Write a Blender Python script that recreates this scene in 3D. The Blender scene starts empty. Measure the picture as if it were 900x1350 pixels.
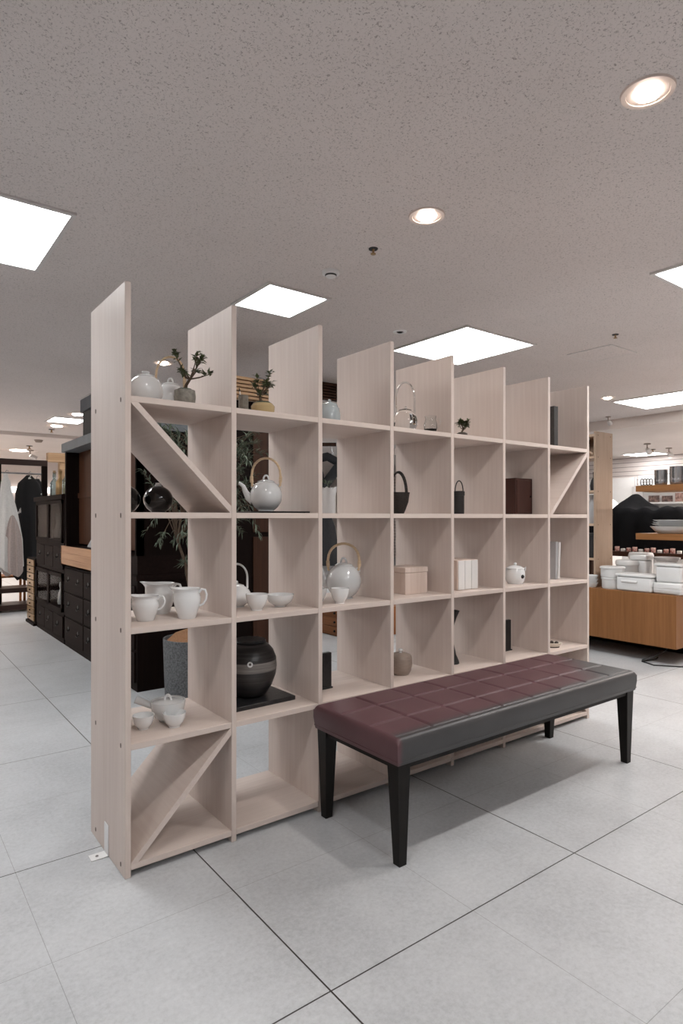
import bpy, bmesh, math, random
from mathutils import Vector, Matrix
random.seed(7)
SC = bpy.context.scene
COL = SC.collection
PI = math.pi

# ------------------------------------------------------------------ camera
H = 1.26
cam_d = bpy.data.cameras.new('camera')
cam_d.sensor_fit = 'VERTICAL'; cam_d.sensor_height = 36.0; cam_d.lens = 820.7 / 1350 * 36
cam_d.shift_y = 7.1 / 1350
cam_d.clip_start = 0.02
cam = bpy.data.objects.new('camera', cam_d)
cam.location = (0, 0, H); cam.rotation_euler = (PI/2, 0, math.radians(-37.08))
COL.objects.link(cam); SC.camera = cam
# ------------------------------------------------------------------ world, exposure
w = bpy.data.worlds.new('world'); SC.world = w; w.use_nodes = True
w.node_tree.nodes['Background'].inputs[0].default_value = (1.0, 0.95, 0.92, 1)
w.node_tree.nodes['Background'].inputs[1].default_value = 0.03
SC.view_settings.view_transform = 'Standard'; SC.view_settings.look = 'None'
SC.view_settings.gamma = 1.0; SC.view_settings.use_curve_mapping = False
SC.view_settings.exposure = -0.14
PANEL_L = 15.0          # radiance of the fluorescent ceiling panels
SPOT_W = 9.0            # watts of a downlight

# ------------------------------------------------------------------ helpers
def lin(c):
    return tuple(((v/255)/12.92 if v/255 <= 0.04045 else ((v/255+0.055)/1.055)**2.4) for v in c)

class Nodes:
    def __init__(s, name):
        s.m = bpy.data.materials.new(name); s.m.use_nodes = True
        s.t = s.m.node_tree; s.b = s.t.nodes['Principled BSDF']
    def n(s, typ, **kw):
        nd = s.t.nodes.new(typ)
        for k, v in kw.items():
            if k.startswith('i_'):
                key = k[2:]; key = int(key) if key.isdigit() else key
                nd.inputs[key].default_value = v
            else: setattr(nd, k, v)
        return nd
    def l(s, a, b): s.t.links.new(a, b)
    def coords(s, scale=(1,1,1), kind='Object', rot=(0,0,0)):
        tc = s.n('ShaderNodeTexCoord'); mp = s.n('ShaderNodeMapping')
        mp.inputs['Scale'].default_value = scale; mp.inputs['Rotation'].default_value = rot
        s.l(tc.outputs[kind], mp.inputs[0]); return mp.outputs[0]
    def math(s, op, a, b=None):
        nd = s.n('ShaderNodeMath', operation=op)
        for i, v in enumerate((a, b)):
            if v is None: continue
            if isinstance(v, (int, float)): nd.inputs[i].default_value = v
            else: s.l(v, nd.inputs[i])
        return nd.outputs[0]
    def ramp(s, fac, stops):
        r = s.n('ShaderNodeValToRGB')
        e = r.color_ramp.elements
        while len(e) < len(stops): e.new(0.5)
        for el, (p, c) in zip(e, stops): el.position = p; el.color = (*c, 1)
        s.l(fac, r.inputs[0]); return r.outputs[0]
    def mix(s, fac, a, b, mode='MIX'):
        nd = s.n('ShaderNodeMix', data_type='RGBA', blend_type=mode)
        for sock, v in ((nd.inputs[0], fac), (nd.inputs[6], a), (nd.inputs[7], b)):
            if isinstance(v, (int, float)): sock.default_value = v
            elif isinstance(v, tuple): sock.default_value = (*v, 1) if len(v) == 3 else v
            else: s.l(v, sock)
        return nd.outputs[2]
    def bump(s, h, strength=0.3, dist=0.01):
        b = s.n('ShaderNodeBump'); b.inputs['Strength'].default_value = strength
        b.inputs['Distance'].default_value = dist
        s.l(h, b.inputs['Height']); s.l(b.outputs[0], s.b.inputs['Normal'])

def mat(name, rgb, rough=0.5, metal=0.0, var=0.08, scale=(8,8,8), bump=0.0, detail=4, rgb2=None, coat=0.0, spec=None):
    """procedural noise-varied surface"""
    N = Nodes(name); c = lin(rgb)
    nz = N.n('ShaderNodeTexNoise', i_Detail=detail); nz.inputs['Scale'].default_value = 1.0
    N.l(N.coords(scale), nz.inputs['Vector'])
    hi = lin(rgb2) if rgb2 else tuple(min(1, v*(1+var)) for v in c)
    lo = c if rgb2 else tuple(v*(1-var) for v in c)
    N.l(N.ramp(nz.outputs['Fac'], [(0.3, lo), (0.7, hi)]), N.b.inputs['Base Color'])
    N.b.inputs['Roughness'].default_value = rough; N.b.inputs['Metallic'].default_value = metal
    if coat: N.b.inputs['Coat Weight'].default_value = coat; N.b.inputs['Coat Roughness'].default_value = 0.08
    if spec is not None: N.b.inputs['Specular IOR Level'].default_value = spec
    if bump: N.bump(nz.outputs['Fac'], bump)
    return N.m

def wood(name, rgb, rgb2, axis, rough=0.5, fine=70, spec=0.3, bump=0.05):
    N = Nodes(name)
    sc = [fine]*3; sc[axis] = fine*0.035
    n1 = N.n('ShaderNodeTexNoise', i_Detail=5.0, i_Roughness=0.6); n1.inputs['Scale'].default_value = 1
    N.l(N.coords(tuple(sc)), n1.inputs['Vector'])
    sc2 = [6.0]*3; sc2[axis] = 0.9
    n2 = N.n('ShaderNodeTexNoise', i_Detail=3.0); n2.inputs['Scale'].default_value = 1
    N.l(N.coords(tuple(sc2)), n2.inputs['Vector'])
    f = N.math('ADD', N.math('MULTIPLY', n1.outputs['Fac'], 0.6), N.math('MULTIPLY', n2.outputs['Fac'], 0.4))
    N.l(N.ramp(f, [(0.34, lin(rgb)), (0.62, lin(rgb2))]), N.b.inputs['Base Color'])
    N.b.inputs['Roughness'].default_value = rough; N.b.inputs['Specular IOR Level'].default_value = spec
    N.bump(n1.outputs['Fac'], bump, 0.002)
    return N.m

def emit(name, rgb, strength):
    N = Nodes(name)
    N.b.inputs['Base Color'].default_value = (0.8, 0.8, 0.8, 1)
    nz = N.n('ShaderNodeTexNoise'); nz.inputs['Scale'].default_value = 3
    N.l(N.ramp(nz.outputs['Fac'], [(0.0, tuple(v*0.96 for v in rgb)), (1.0, rgb)]), N.b.inputs['Emission Color'])
    N.b.inputs['Emission Strength'].default_value = strength
    return N.m

def glass(name, rgb=(240,245,245), rough=0.02, ior=1.45):
    N = Nodes(name)
    N.b.inputs['Base Color'].default_value = (*lin(rgb), 1)
    N.b.inputs['Transmission Weight'].default_value = 1.0
    N.b.inputs['Roughness'].default_value = rough; N.b.inputs['IOR'].default_value = ior
    return N.m

class MB:
    def __init__(s): s.bm = bmesh.new()
    def box(s, x0, x1, y0, y1, z0, z1, bev=0.0, seg=2):
        r = bmesh.ops.create_cube(s.bm, size=1.0)
        vs = r['verts']
        for v in vs:
            v.co = Vector(((x0+x1)/2 + v.co.x*(x1-x0), (y0+y1)/2 + v.co.y*(y1-y0), (z0+z1)/2 + v.co.z*(z1-z0)))
        if bev:
            es = list({e for v in vs for e in v.link_edges})
            bmesh.ops.bevel(s.bm, geom=es, offset=bev, segments=seg, affect='EDGES', profile=0.5)
        return s
    def hexa(s, bot, top, z0, z1):
        """frustum from two rectangles (x0,x1,y0,y1)"""
        def q(r, z): return [s.bm.verts.new(p) for p in ((r[0],r[2],z),(r[1],r[2],z),(r[1],r[3],z),(r[0],r[3],z))]
        a, b = q(bot, z0), q(top, z1)
        s.bm.faces.new(a[::-1]); s.bm.faces.new(b)
        for i in range(4): s.bm.faces.new((a[i], a[(i+1)%4], b[(i+1)%4], b[i]))
        return s
    def lathe(s, prof, seg=32, c=(0,0,0), sx=1.0, sy=1.0, fn=None):
        rings = []
        for r, z in prof:
            if r < 1e-6: rings.append([s.bm.verts.new((c[0], c[1], c[2]+z))])
            else:
                ring = []
                for i in range(seg):
                    a = 2*PI*i/seg; p = Vector((r*math.cos(a)*sx, r*math.sin(a)*sy, z))
                    if fn: p = fn(p, a, r, z)
                    ring.append(s.bm.verts.new(p + Vector(c)))
                rings.append(ring)
        for a, b in zip(rings, rings[1:]):
            if len(a) == 1 and len(b) == 1: continue
            for i in range(seg):
                j = (i+1) % seg
                if len(a) == 1: s.bm.faces.new((a[0], b[j], b[i]))
                elif len(b) == 1: s.bm.faces.new((a[i], a[j], b[0]))
                else: s.bm.faces.new((a[i], a[j], b[j], b[i]))
        return s
    def tube(s, pts, r, seg=8, cap=True, flat=1.0):
        pts = [Vector(p) for p in pts]
        rs = r if isinstance(r, (list, tuple)) else [r]*len(pts)
        rings = []; up = None
        for i, p in enumerate(pts):
            t = (pts[min(i+1, len(pts)-1)] - pts[max(i-1, 0)])
            if t.length < 1e-9: t = Vector((0,0,1))
            t.normalize()
            if up is None:
                up = Vector((0,0,1)) if abs(t.z) < 0.9 else Vector((1,0,0))
                up = t.cross(up).normalized()
            a = (up - t*up.dot(t)).normalized(); b = t.cross(a); up = a
            rings.append([s.bm.verts.new(p + (a*math.cos(2*PI*k/seg)*flat + b*math.sin(2*PI*k/seg))*rs[i]) for k in range(seg)])
        for a, b in zip(rings, rings[1:]):
            for k in range(seg): s.bm.faces.new((a[k], a[(k+1)%seg], b[(k+1)%seg], b[k]))
        if cap:
            s.bm.faces.new(rings[0][::-1]); s.bm.faces.new(rings[-1])
        return s
    def prism(s, poly, axis, lo, hi):
        """poly: list of 2-D points in the plane of the two other axes"""
        def P(p, v):
            if axis == 0: return (v, p[0], p[1])
            if axis == 1: return (p[0], v, p[1])
            return (p[0], p[1], v)
        a = [s.bm.verts.new(P(p, lo)) for p in poly]; b = [s.bm.verts.new(P(p, hi)) for p in poly]
        n = len(poly)
        s.bm.faces.new(a); s.bm.faces.new(b[::-1])
        for i in range(n): s.bm.faces.new((a[i], b[i], b[(i+1)%n], a[(i+1)%n]))
        return s
    def ball(s, c, r, sz=1.0, seg=16):
        prof = [(r*math.sin(PI*i/10), -r*sz*math.cos(PI*i/10)) for i in range(11)]
        prof[0] = (0, -r*sz); prof[-1] = (0, r*sz)
        return s.lathe(prof, seg, c)
    def leaf(s, p, d, L, W, curl=0.15):
        d = Vector(d).normalized(); side = d.cross(Vector((0,0,1)))
        if side.length < 1e-3: side = Vector((1,0,0))
        side.normalize(); n = side.cross(d)
        p = Vector(p)
        pts = [p, p+d*L*.45+side*W+n*L*curl*.6, p+d*L+n*L*(-curl), p+d*L*.45-side*W+n*L*curl*.6, p+d*L*.5+n*L*curl*.2]
        v = [s.bm.verts.new(q) for q in pts]
        s.bm.faces.new((v[0], v[1], v[4])); s.bm.faces.new((v[1], v[2], v[4])); s.bm.faces.new((v[2], v[3], v[4])); s.bm.faces.new((v[3], v[0], v[4]))
        return s
    def xf(s, M):
        bmesh.ops.transform(s.bm, matrix=M, verts=s.bm.verts); return s
    def build(s, name, m, parent=None, loc=(0,0,0), rz=0.0, angle=40):
        bmesh.ops.recalc_face_normals(s.bm, faces=s.bm.faces)
        me = bpy.data.meshes.new(name); s.bm.to_mesh(me); s.bm.free()
        for p in me.polygons: p.use_smooth = True
        me.set_sharp_from_angle(angle=math.radians(angle))
        ms = m if isinstance(m, (list, tuple)) else [m]
        for q in ms: me.materials.append(q)
        o = bpy.data.objects.new(name, me); COL.objects.link(o)
        o.location = loc; o.rotation_euler = (0, 0, rz)
        if parent: o.parent = parent
        return o

def tag(o, label, cat, group=None, kind=None):
    o['label'] = label; o['category'] = cat
    if group: o['group'] = group
    if kind: o['kind'] = kind
    return o
def thing(name, label, cat, loc=(0,0,0), rz=0.0, group=None):
    o = bpy.data.objects.new(name, None); COL.objects.link(o)
    o.empty_display_size = 0.05
    o.location = loc; o.rotation_euler = (0, 0, rz)
    return tag(o, label, cat, group)
def struct(o):
    o['kind'] = 'structure'; return o
def copy_tree(src, loc=None, rz=None, label=None, group=None):
    r = src.copy(); COL.objects.link(r)
    if loc is not None: r.location = loc
    if rz is not None: r.rotation_euler = (0, 0, rz)
    if label: r['label'] = label
    if group: r['group'] = group
    for ch in src.children:
        c = ch.copy(); COL.objects.link(c); c.parent = r
        for g in ch.children:
            d = g.copy(); COL.objects.link(d); d.parent = c
    return r
def arc(cx, cz, rx, rz_, a0, a1, n=14, y=0.0):
    return [(cx + rx*math.cos(a0+(a1-a0)*i/(n-1)), y, cz + rz_*math.sin(a0+(a1-a0)*i/(n-1))) for i in range(n)]

# ------------------------------------------------------------------ materials
def floor_material():
    N = Nodes('floor_stone_tile')
    tc = N.n('ShaderNodeTexCoord'); sp = N.n('ShaderNodeSeparateXYZ'); N.l(tc.outputs['Object'], sp.inputs[0])
    def joint(out, origin, pitch, half):
        a = N.math('SUBTRACT', out, origin - pitch/2 - 40*pitch)
        mm = N.math('MODULO', a, pitch)
        d = N.math('ABSOLUTE', N.math('SUBTRACT', mm, pitch/2))
        return N.math('LESS_THAN', d, half)
    thin = N.math('MAXIMUM', joint(sp.outputs[0], 0.409, 0.565, 0.0009), joint(sp.outputs[1], 0.778, 0.560, 0.0009))
    dark = N.math('MAXIMUM', joint(sp.outputs[0], 0.976, 1.130, 0.0024), joint(sp.outputs[1], 1.338, 1.120, 0.0022))
    n1 = N.n('ShaderNodeTexNoise', i_Detail=8.0, i_Roughness=0.7); n1.inputs['Scale'].default_value = 2.2
    n2 = N.n('ShaderNodeTexNoise', i_Detail=6.0, i_Roughness=0.75); n2.inputs['Scale'].default_value = 60
    n3 = N.n('ShaderNodeTexNoise', i_Detail=3.0); n3.inputs['Scale'].default_value = 14
    for q in (n1, n2, n3): N.l(tc.outputs['Object'], q.inputs['Vector'])
    f = N.math('ADD', N.math('MULTIPLY', n1.outputs['Fac'], 0.5), N.math('MULTIPLY', n2.outputs['Fac'], 0.5))
    base = N.ramp(f, [(0.3, lin((158,161,164))), (0.5, lin((186,189,192))), (0.72, lin((205,208,211)))])
    spots = N.math('GREATER_THAN', n3.outputs['Fac'], 0.77)
    base = N.mix(N.math('MULTIPLY', spots, 0.35), base, lin((140,138,136)))
    c = N.mix(N.math('MULTIPLY', thin, 0.55), base, lin((96,94,93)))
    c = N.mix(dark, c, lin((52,49,48)))
    N.l(c, N.b.inputs['Base Color'])
    rg = N.math('ADD', N.math('MULTIPLY', n1.outputs['Fac'], 0.2), 0.26)
    N.l(rg, N.b.inputs['Roughness']); N.b.inputs['Specular IOR Level'].default_value = 0.45
    hgt = N.math('SUBTRACT', N.math('MULTIPLY', n2.outputs['Fac'], 0.15), N.math('MAXIMUM', thin, dark))
    N.bump(hgt, 0.25, 0.0015)
    return N.m

def ceiling_material(name='ceiling_fissured_board'):
    N = Nodes(name)
    tc = N.n('ShaderNodeTexCoord')
    n1 = N.n('ShaderNodeTexNoise', i_Detail=3.0, i_Roughness=0.55, i_Distortion=1.2); n1.inputs['Scale'].default_value = 120
    n2 = N.n('ShaderNodeTexNoise', i_Detail=2.0); n2.inputs['Scale'].default_value = 150
    n3 = N.n('ShaderNodeTexNoise', i_Detail=4.0); n3.inputs['Scale'].default_value = 1.3
    for q in (n1, n2, n3): N.l(tc.outputs['Object'], q.inputs['Vector'])
    m1 = N.n('ShaderNodeMapRange'); m1.inputs[1].default_value = 0.565; m1.inputs[2].default_value = 0.66
    N.l(n1.outputs['Fac'], m1.inputs[0])
    base = N.ramp(N.math('ADD', N.math('MULTIPLY', n3.outputs['Fac'], 0.6), N.math('MULTIPLY', n2.outputs['Fac'], 0.4)),
                  [(0.3, lin((210,202,199))), (0.7, lin((220,212,209)))])
    c = N.mix(N.math('MULTIPLY', m1.outputs[0], 0.6), base, lin((112,104,101)))
    N.l(c, N.b.inputs['Base Color'])
    N.b.inputs['Roughness'].default_value = 0.95; N.b.inputs['Specular IOR Level'].default_value = 0.1
    N.bump(N.math('SUBTRACT', N.math('MULTIPLY', n2.outputs['Fac'], 0.3), m1.outputs[0]), 0.35, 0.003)
    return N.m

def leather_material():
    N = Nodes('bench_leather')
    tc = N.n('ShaderNodeTexCoord'); sp = N.n('ShaderNodeSeparateXYZ'); N.l(tc.outputs['Object'], sp.inputs[0])
    vor = N.n('ShaderNodeTexVoronoi'); vor.inputs['Scale'].default_value = 420
    nz = N.n('ShaderNodeTexNoise', i_Detail=4.0); nz.inputs['Scale'].default_value = 5
    N.l(tc.outputs['Object'], vor.inputs['Vector']); N.l(tc.outputs['Object'], nz.inputs['Vector'])
    # maroon on the seat and left end, blending to charcoal along the front and right rim
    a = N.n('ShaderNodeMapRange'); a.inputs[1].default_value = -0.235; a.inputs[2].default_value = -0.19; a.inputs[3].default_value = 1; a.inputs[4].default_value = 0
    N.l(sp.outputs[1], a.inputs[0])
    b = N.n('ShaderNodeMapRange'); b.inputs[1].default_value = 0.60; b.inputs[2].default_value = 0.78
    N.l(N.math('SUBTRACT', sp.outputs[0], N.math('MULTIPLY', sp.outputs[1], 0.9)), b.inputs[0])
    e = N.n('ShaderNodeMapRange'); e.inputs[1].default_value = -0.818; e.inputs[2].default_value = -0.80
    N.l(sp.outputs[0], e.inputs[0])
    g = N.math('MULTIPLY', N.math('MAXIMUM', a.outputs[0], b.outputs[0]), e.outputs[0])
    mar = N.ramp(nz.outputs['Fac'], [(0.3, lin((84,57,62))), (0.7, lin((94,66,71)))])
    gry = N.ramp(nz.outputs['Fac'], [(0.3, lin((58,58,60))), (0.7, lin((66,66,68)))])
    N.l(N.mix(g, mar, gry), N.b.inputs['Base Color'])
    N.b.inputs['Roughness'].default_value = 0.42; N.b.inputs['Specular IOR Level'].default_value = 0.45
    N.bump(vor.outputs['Distance'], 0.12, 0.001)
    return N.m

def banded_jar_material():
    N = Nodes('black_jar_glaze')
    tc = N.n('ShaderNodeTexCoord'); sp = N.n('ShaderNodeSeparateXYZ'); N.l(tc.outputs['Object'], sp.inputs[0])
    mp = N.n('ShaderNodeMapping'); mp.inputs['Scale'].default_value = (6, 6, 160); N.l(tc.outputs['Object'], mp.inputs[0])
    nz = N.n('ShaderNodeTexNoise', i_Detail=5.0); nz.inputs['Scale'].default_value = 1; N.l(mp.outputs[0], nz.inputs['Vector'])
    band = N.math('MULTIPLY', N.math('GREATER_THAN', sp.outputs[2], 0.118), N.math('LESS_THAN', sp.outputs[2], 0.158))
    blk = N.ramp(nz.outputs['Fac'], [(0.35, lin((30,29,30))), (0.7, lin((58,56,56)))])
    gry = N.ramp(nz.outputs['Fac'], [(0.35, lin((96,92,90))), (0.65, lin((134,130,126)))])
    N.l(N.mix(band, blk, gry), N.b.inputs['Base Color'])
    N.b.inputs['Roughness'].default_value = 0.32
    N.bump(nz.outputs['Fac'], 0.25, 0.003)
    return N.m

def slat_material():
    N = Nodes('white_slat_siding')
    tc = N.n('ShaderNodeTexCoord'); sp = N.n('ShaderNodeSeparateXYZ'); N.l(tc.outputs['Object'], sp.inputs[0])
    mm = N.math('MODULO', N.math('ADD', sp.outputs[2], 10.0), 0.095)
    groove = N.math('LESS_THAN', mm, 0.014)
    nz = N.n('ShaderNodeTexNoise'); nz.inputs['Scale'].default_value = 3; N.l(tc.outputs['Object'], nz.inputs['Vector'])
    base = N.ramp(nz.outputs['Fac'], [(0.3, lin((212,202,198))), (0.7, lin((222,213,209)))])
    N.l(N.mix(groove, base, lin((150,140,136))), N.b.inputs['Base Color'])
    N.b.inputs['Roughness'].default_value = 0.6
    N.bump(N.math('SUBTRACT', 1.0, groove), 0.5, 0.01)
    return N.m

M = {}
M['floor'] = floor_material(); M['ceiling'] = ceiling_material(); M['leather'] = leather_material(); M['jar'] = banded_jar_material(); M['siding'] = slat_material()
PALE, PALE2 = (203,188,180), (213,200,192)
M['birch_x'] = wood('pale_birch_grain_lengthwise', PALE, PALE2, 0)
M['birch_y'] = wood('pale_birch_grain_deep', PALE, PALE2, 1)
M['birch_z'] = wood('pale_birch_grain_upright', PALE, PALE2, 2)
M['tan_z'] = wood('tan_ply_grain_upright', (156,134,116), (174,152,133), 2)
M['tan_y'] = wood('tan_ply_grain_deep', (178,152,130), (196,170,148), 1)
M['oak_z'] = wood('honey_oak_grain_upright', (120,79,43), (138,94,56), 2, fine=50)
M['oak_y'] = wood('honey_oak_grain_lengthwise', (130,87,48), (150,104,62), 1, fine=50)
M['dark_z'] = wood('dark_stained_wood_upright', (15,10,9), (26,17,15), 2, rough=0.6, fine=45, spec=0.05)
M['dark_y'] = wood('dark_stained_wood_lengthwise', (18,11,10), (30,20,18), 1, rough=0.6, fine=45, spec=0.05)
M['dark_x'] = wood('dark_stained_wood_across', (38,24,21), (58,40,34), 0, rough=0.35, fine=45)
M['brown_z'] = wood('reddish_brown_wood', (46,28,20), (66,42,30), 2, rough=0.5, fine=45, spec=0.15)
M['kiri_y'] = wood('light_paulownia_drawer', (158,114,82), (184,141,106), 1, fine=40)
M['slat_x'] = wood('light_brown_slat_wood', (150,118,88), (178,146,112), 0, fine=50)
M['red_wood_y'] = wood('orange_brown_chest_wood', (120,74,42), (150,98,60), 1, fine=40)
M['white'] = mat('white_porcelain', (230,232,233), 0.06, var=0.02, coat=0.6)
M['offwhite'] = mat('pale_grey_porcelain', (208,211,213), 0.06, var=0.03, coat=0.6)
M['enamel'] = mat('white_enamel', (214,215,215), 0.25, var=0.02)
M['cane'] = mat('cane_wrap', (204,178,146), 0.5, var=0.18, scale=(30,30,220))
M['black'] = mat('black_lacquer', (24,23,24), 0.25, var=0.15)
M['blackmat'] = mat('black_matte', (30,29,30), 0.6, var=0.2, scale=(40,40,40))
M['bench_leg'] = wood('espresso_leg_wood', (16,14,13), (25,22,20), 2, rough=0.45, spec=0.2)
M['gloss_black'] = mat('gloss_black_glaze', (10,10,11), 0.06, var=0.1, coat=0.5)
M['rattan'] = mat('black_rattan', (34,28,26), 0.5, var=0.5, scale=(90,90,240), bump=0.5)
M['taupe'] = mat('taupe_stoneware', (150,136,126), 0.5, var=0.12, scale=(20,20,120), bump=0.05)
M['stone'] = mat('grey_stone_pot', (134,130,122), 0.85, var=0.25, scale=(60,60,60), bump=0.4)
M['tanpot'] = mat('ochre_glazed_pot', (186,164,120), 0.2, var=0.1, coat=0.3)
M['moss'] = mat('green_moss', (66,76,60), 0.95, var=0.4, scale=(120,120,120), bump=0.6)
M['bark'] = mat('bonsai_bark', (88,72,58), 0.85, var=0.3, scale=(60,60,30), bump=0.4)
M['leafdark'] = mat('bonsai_leaf', (56,68,46), 0.45, rgb2=(92,100,62), scale=(40,40,40))
M['leafgrey'] = mat('olive_leaf', (58,70,56), 0.5, rgb2=(120,132,112), scale=(20,20,20))
M['felt'] = mat('speckled_grey_felt', (72,74,76), 0.95, rgb2=(118,120,122), scale=(90,90,90), bump=0.3, detail=6)
M['coir'] = mat('coir_fibre', (120,84,58), 0.95, rgb2=(164,122,88), scale=(150,150,150), bump=0.6)
M['slate'] = mat('dark_slate_slab', (34,34,36), 0.35, var=0.3, scale=(70,70,70), bump=0.15)
M['metal'] = mat('brushed_steel', (180,180,182), 0.25, 0.9, var=0.05, scale=(60,60,6))
M['iron'] = mat('black_iron', (20,18,18), 0.45, 0.6, var=0.2)
M['brass'] = mat('aged_brass', (150,122,84), 0.35, 0.7, var=0.15)
M['paint'] = mat('white_painted_metal', (226,226,226), 0.4, var=0.02)
M['frame'] = mat('light_frame_grey', (206,202,200), 0.5, var=0.04)
M['wall'] = mat('white_plaster_wall', (214,204,198), 0.9, var=0.03, scale=(3,3,3))
M['wallp'] = mat('white_partition_panel', (226,224,222), 0.6, var=0.02)
M['cloth_black'] = mat('black_dust_cover_cloth', (16,16,18), 0.9, var=0.2, scale=(12,12,12), bump=0.1, spec=0.1)
M['coat_white'] = mat('white_linen', (200,200,198), 0.9, var=0.06, scale=(50,50,50), bump=0.15)
M['coat_grey'] = mat('mushroom_grey_linen', (160,148,144), 0.9, var=0.08, scale=(50,50,50), bump=0.15)
M['dress'] = mat('charcoal_wool', (44,45,48), 0.9, var=0.15, scale=(60,60,60), bump=0.15)
M['dress_black'] = mat('black_cotton', (22,22,24), 0.9, var=0.2, scale=(60,60,60), bump=0.15)
def print_dress():
    N = Nodes('black_cotton_flower_print')
    tc = N.n('ShaderNodeTexCoord'); nz = N.n('ShaderNodeTexNoise', i_Detail=3.0); nz.inputs['Scale'].default_value = 9
    N.l(tc.outputs['Object'], nz.inputs['Vector'])
    sp = N.n('ShaderNodeSeparateXYZ'); N.l(tc.outputs['Object'], sp.inputs[0])
    f = N.math('MULTIPLY', N.math('GREATER_THAN', nz.outputs['Fac'], 0.62), N.math('GREATER_THAN', sp.outputs[2], 0.85))
    N.l(N.mix(f, lin((20,20,22)), lin((196,196,194))), N.b.inputs['Base Color']); N.b.inputs['Roughness'].default_value = 0.9
    return N.m
M['dress_print'] = print_dress()
M['paper'] = mat('white_card', (222,220,218), 0.8, var=0.03)
M['palebox'] = wood('pale_paulownia_box', (206,186,174), (224,208,198), 2, fine=60)
M['bookgrey'] = mat('grey_bookcloth', (176,176,178), 0.8, var=0.05)
M['bookdark'] = mat('charcoal_bookcloth', (56,54,53), 0.7, var=0.2, scale=(60,60,60))
M['brownbox'] = wood('dark_brown_lacquer_box', (48,28,24), (72,44,38), 2, rough=0.35, fine=40)
M['cream'] = mat('cream_glaze', (214,206,192), 0.3, var=0.05)
M['umber'] = mat('umber_brown', (54,42,34), 0.5, var=0.3, scale=(60,60,60))
M['tint'] = glass('pale_blue_glass', (214,230,234), 0.08, 1.3)
M['clear'] = glass('clear_glass', (246,248,248), 0.0, 1.45)
M['frost'] = mat('frosted_white_glass', (226,228,230), 0.2, var=0.03); M['frost'].node_tree.nodes['Principled BSDF'].inputs['Transmission Weight'].default_value = 0.22
M['milkblue'] = mat('milky_blue_glass', (206,220,226), 0.08, var=0.03, coat=0.4); M['milkblue'].node_tree.nodes['Principled BSDF'].inputs['Transmission Weight'].default_value = 0.4
M['pane'] = mat('cabinet_pane', (14,14,14), 0.08, var=0.02, spec=0.25); M['pane'].node_tree.nodes['Principled BSDF'].inputs['Alpha'].default_value = 0.10
M['panel_light'] = emit('fluorescent_diffuser', (0.99, 1.0, 1.0), PANEL_L)
M['bulb'] = emit('warm_lamp_glass', (1.0, 0.86, 0.76), 30)
M['reflector'] = mat('lamp_reflector', (220,205,196), 0.3, 0.3, var=0.03)
M['bright'] = emit('lit_shop_window', (1.0, 0.97, 0.95), 2.2)
M['dot'] = mat('dowel_mark_brown', (92,76,68), 0.8, var=0.1)  # plain brown of the small dowel marks
M['pink'] = mat('coloured_print_pink', (206,170,158), 0.7, rgb2=(120,90,84), scale=(22,22,22))
M['printdark'] = mat('coloured_print_dark', (40,34,36), 0.6, rgb2=(150,120,110), scale=(26,26,26))
M['redpack'] = mat('red_and_white_packets', (150,60,56), 0.6, rgb2=(220,200,190), scale=(40,40,40))
M['access'] = ceiling_material('access_panel_fissured_board')

# ------------------------------------------------------------------ structure
CZ = 2.7
XS, YS = 8.72, 11.65        # where the main ceiling steps
struct(MB().box(-5, 13.2, -5, 16.8, -0.12, 0).build('floor', M['floor']))
A = (-0.05, 0.757, 3.13, 3.94)
B = (1.955, 2.385, 3.315, 3.775)
C_ = (3.575, 4.385, 3.165, 3.995)
D = (3.68, 4.49, 1.0, 1.81)
E_ = (7.35, 8.16, 3.3, 4.13)
F = (2.09, 2.53, 9.55, 10.05)
G = (2.05, 2.5, 7.55, 7.98)
Hh = (12.35, 12.95, 6.1, 6.75)     # in the far low ceiling
extra = [(1.0,1.8,-1.6,-0.8),(-3.7,-2.89,3.13,3.94),(7.35,8.16,1.0,1.81),(-0.05,0.757,-2.6,-1.79),(-0.75,0.05,5.4,6.2),
         (-2.2,-1.4,6.8,7.6),(4.6,5.4,7.2,8.0),(7.0,7.8,7.2,8.0),(-1.5,-0.7,10.2,11.0),(10.2,11.0,3.2,4.0),(10.2,11.0,7.4,8.2),(10.2,11.0,-0.6,0.2),(5.2,6.0,10.2,11.0)]
struct(MB().box(-5, XS, -5, YS, CZ, CZ+0.15).build('ceiling', M['ceiling']))
M['ceil_plain'] = mat('plain_painted_ceiling', (214,204,198), 0.9, var=0.03, scale=(2,2,2))
struct(MB().box(XS, 13.2, -5, YS, 2.56, 2.71).box(XS-0.02, XS, -5, YS, 2.56, 2.7).build('ceiling', M['ceil_plain']))
struct(MB().box(-5, 13.2, YS, 16.8, 2.64, 2.79).box(-5, XS-0.02, YS-0.02, YS, 2.64, 2.7).build('ceiling', M['ceil_plain']))
struct(MB().box(-5, 13.2, 16.8, 16.95, -0.12, 2.8).build('wall_back', M['wall']))
struct(MB().box(13.2, 13.35, -5, 16.95, -0.12, 2.8).build('wall_right', M['siding']))
struct(MB().box(-5.15, -5, -5, 16.95, -0.12, 2.8).build('wall_left', M['wall']))
struct(MB().box(-5, 13.2, -5.15, -5, -0.12, 2.8).build('wall_front', M['wall']))

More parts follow.
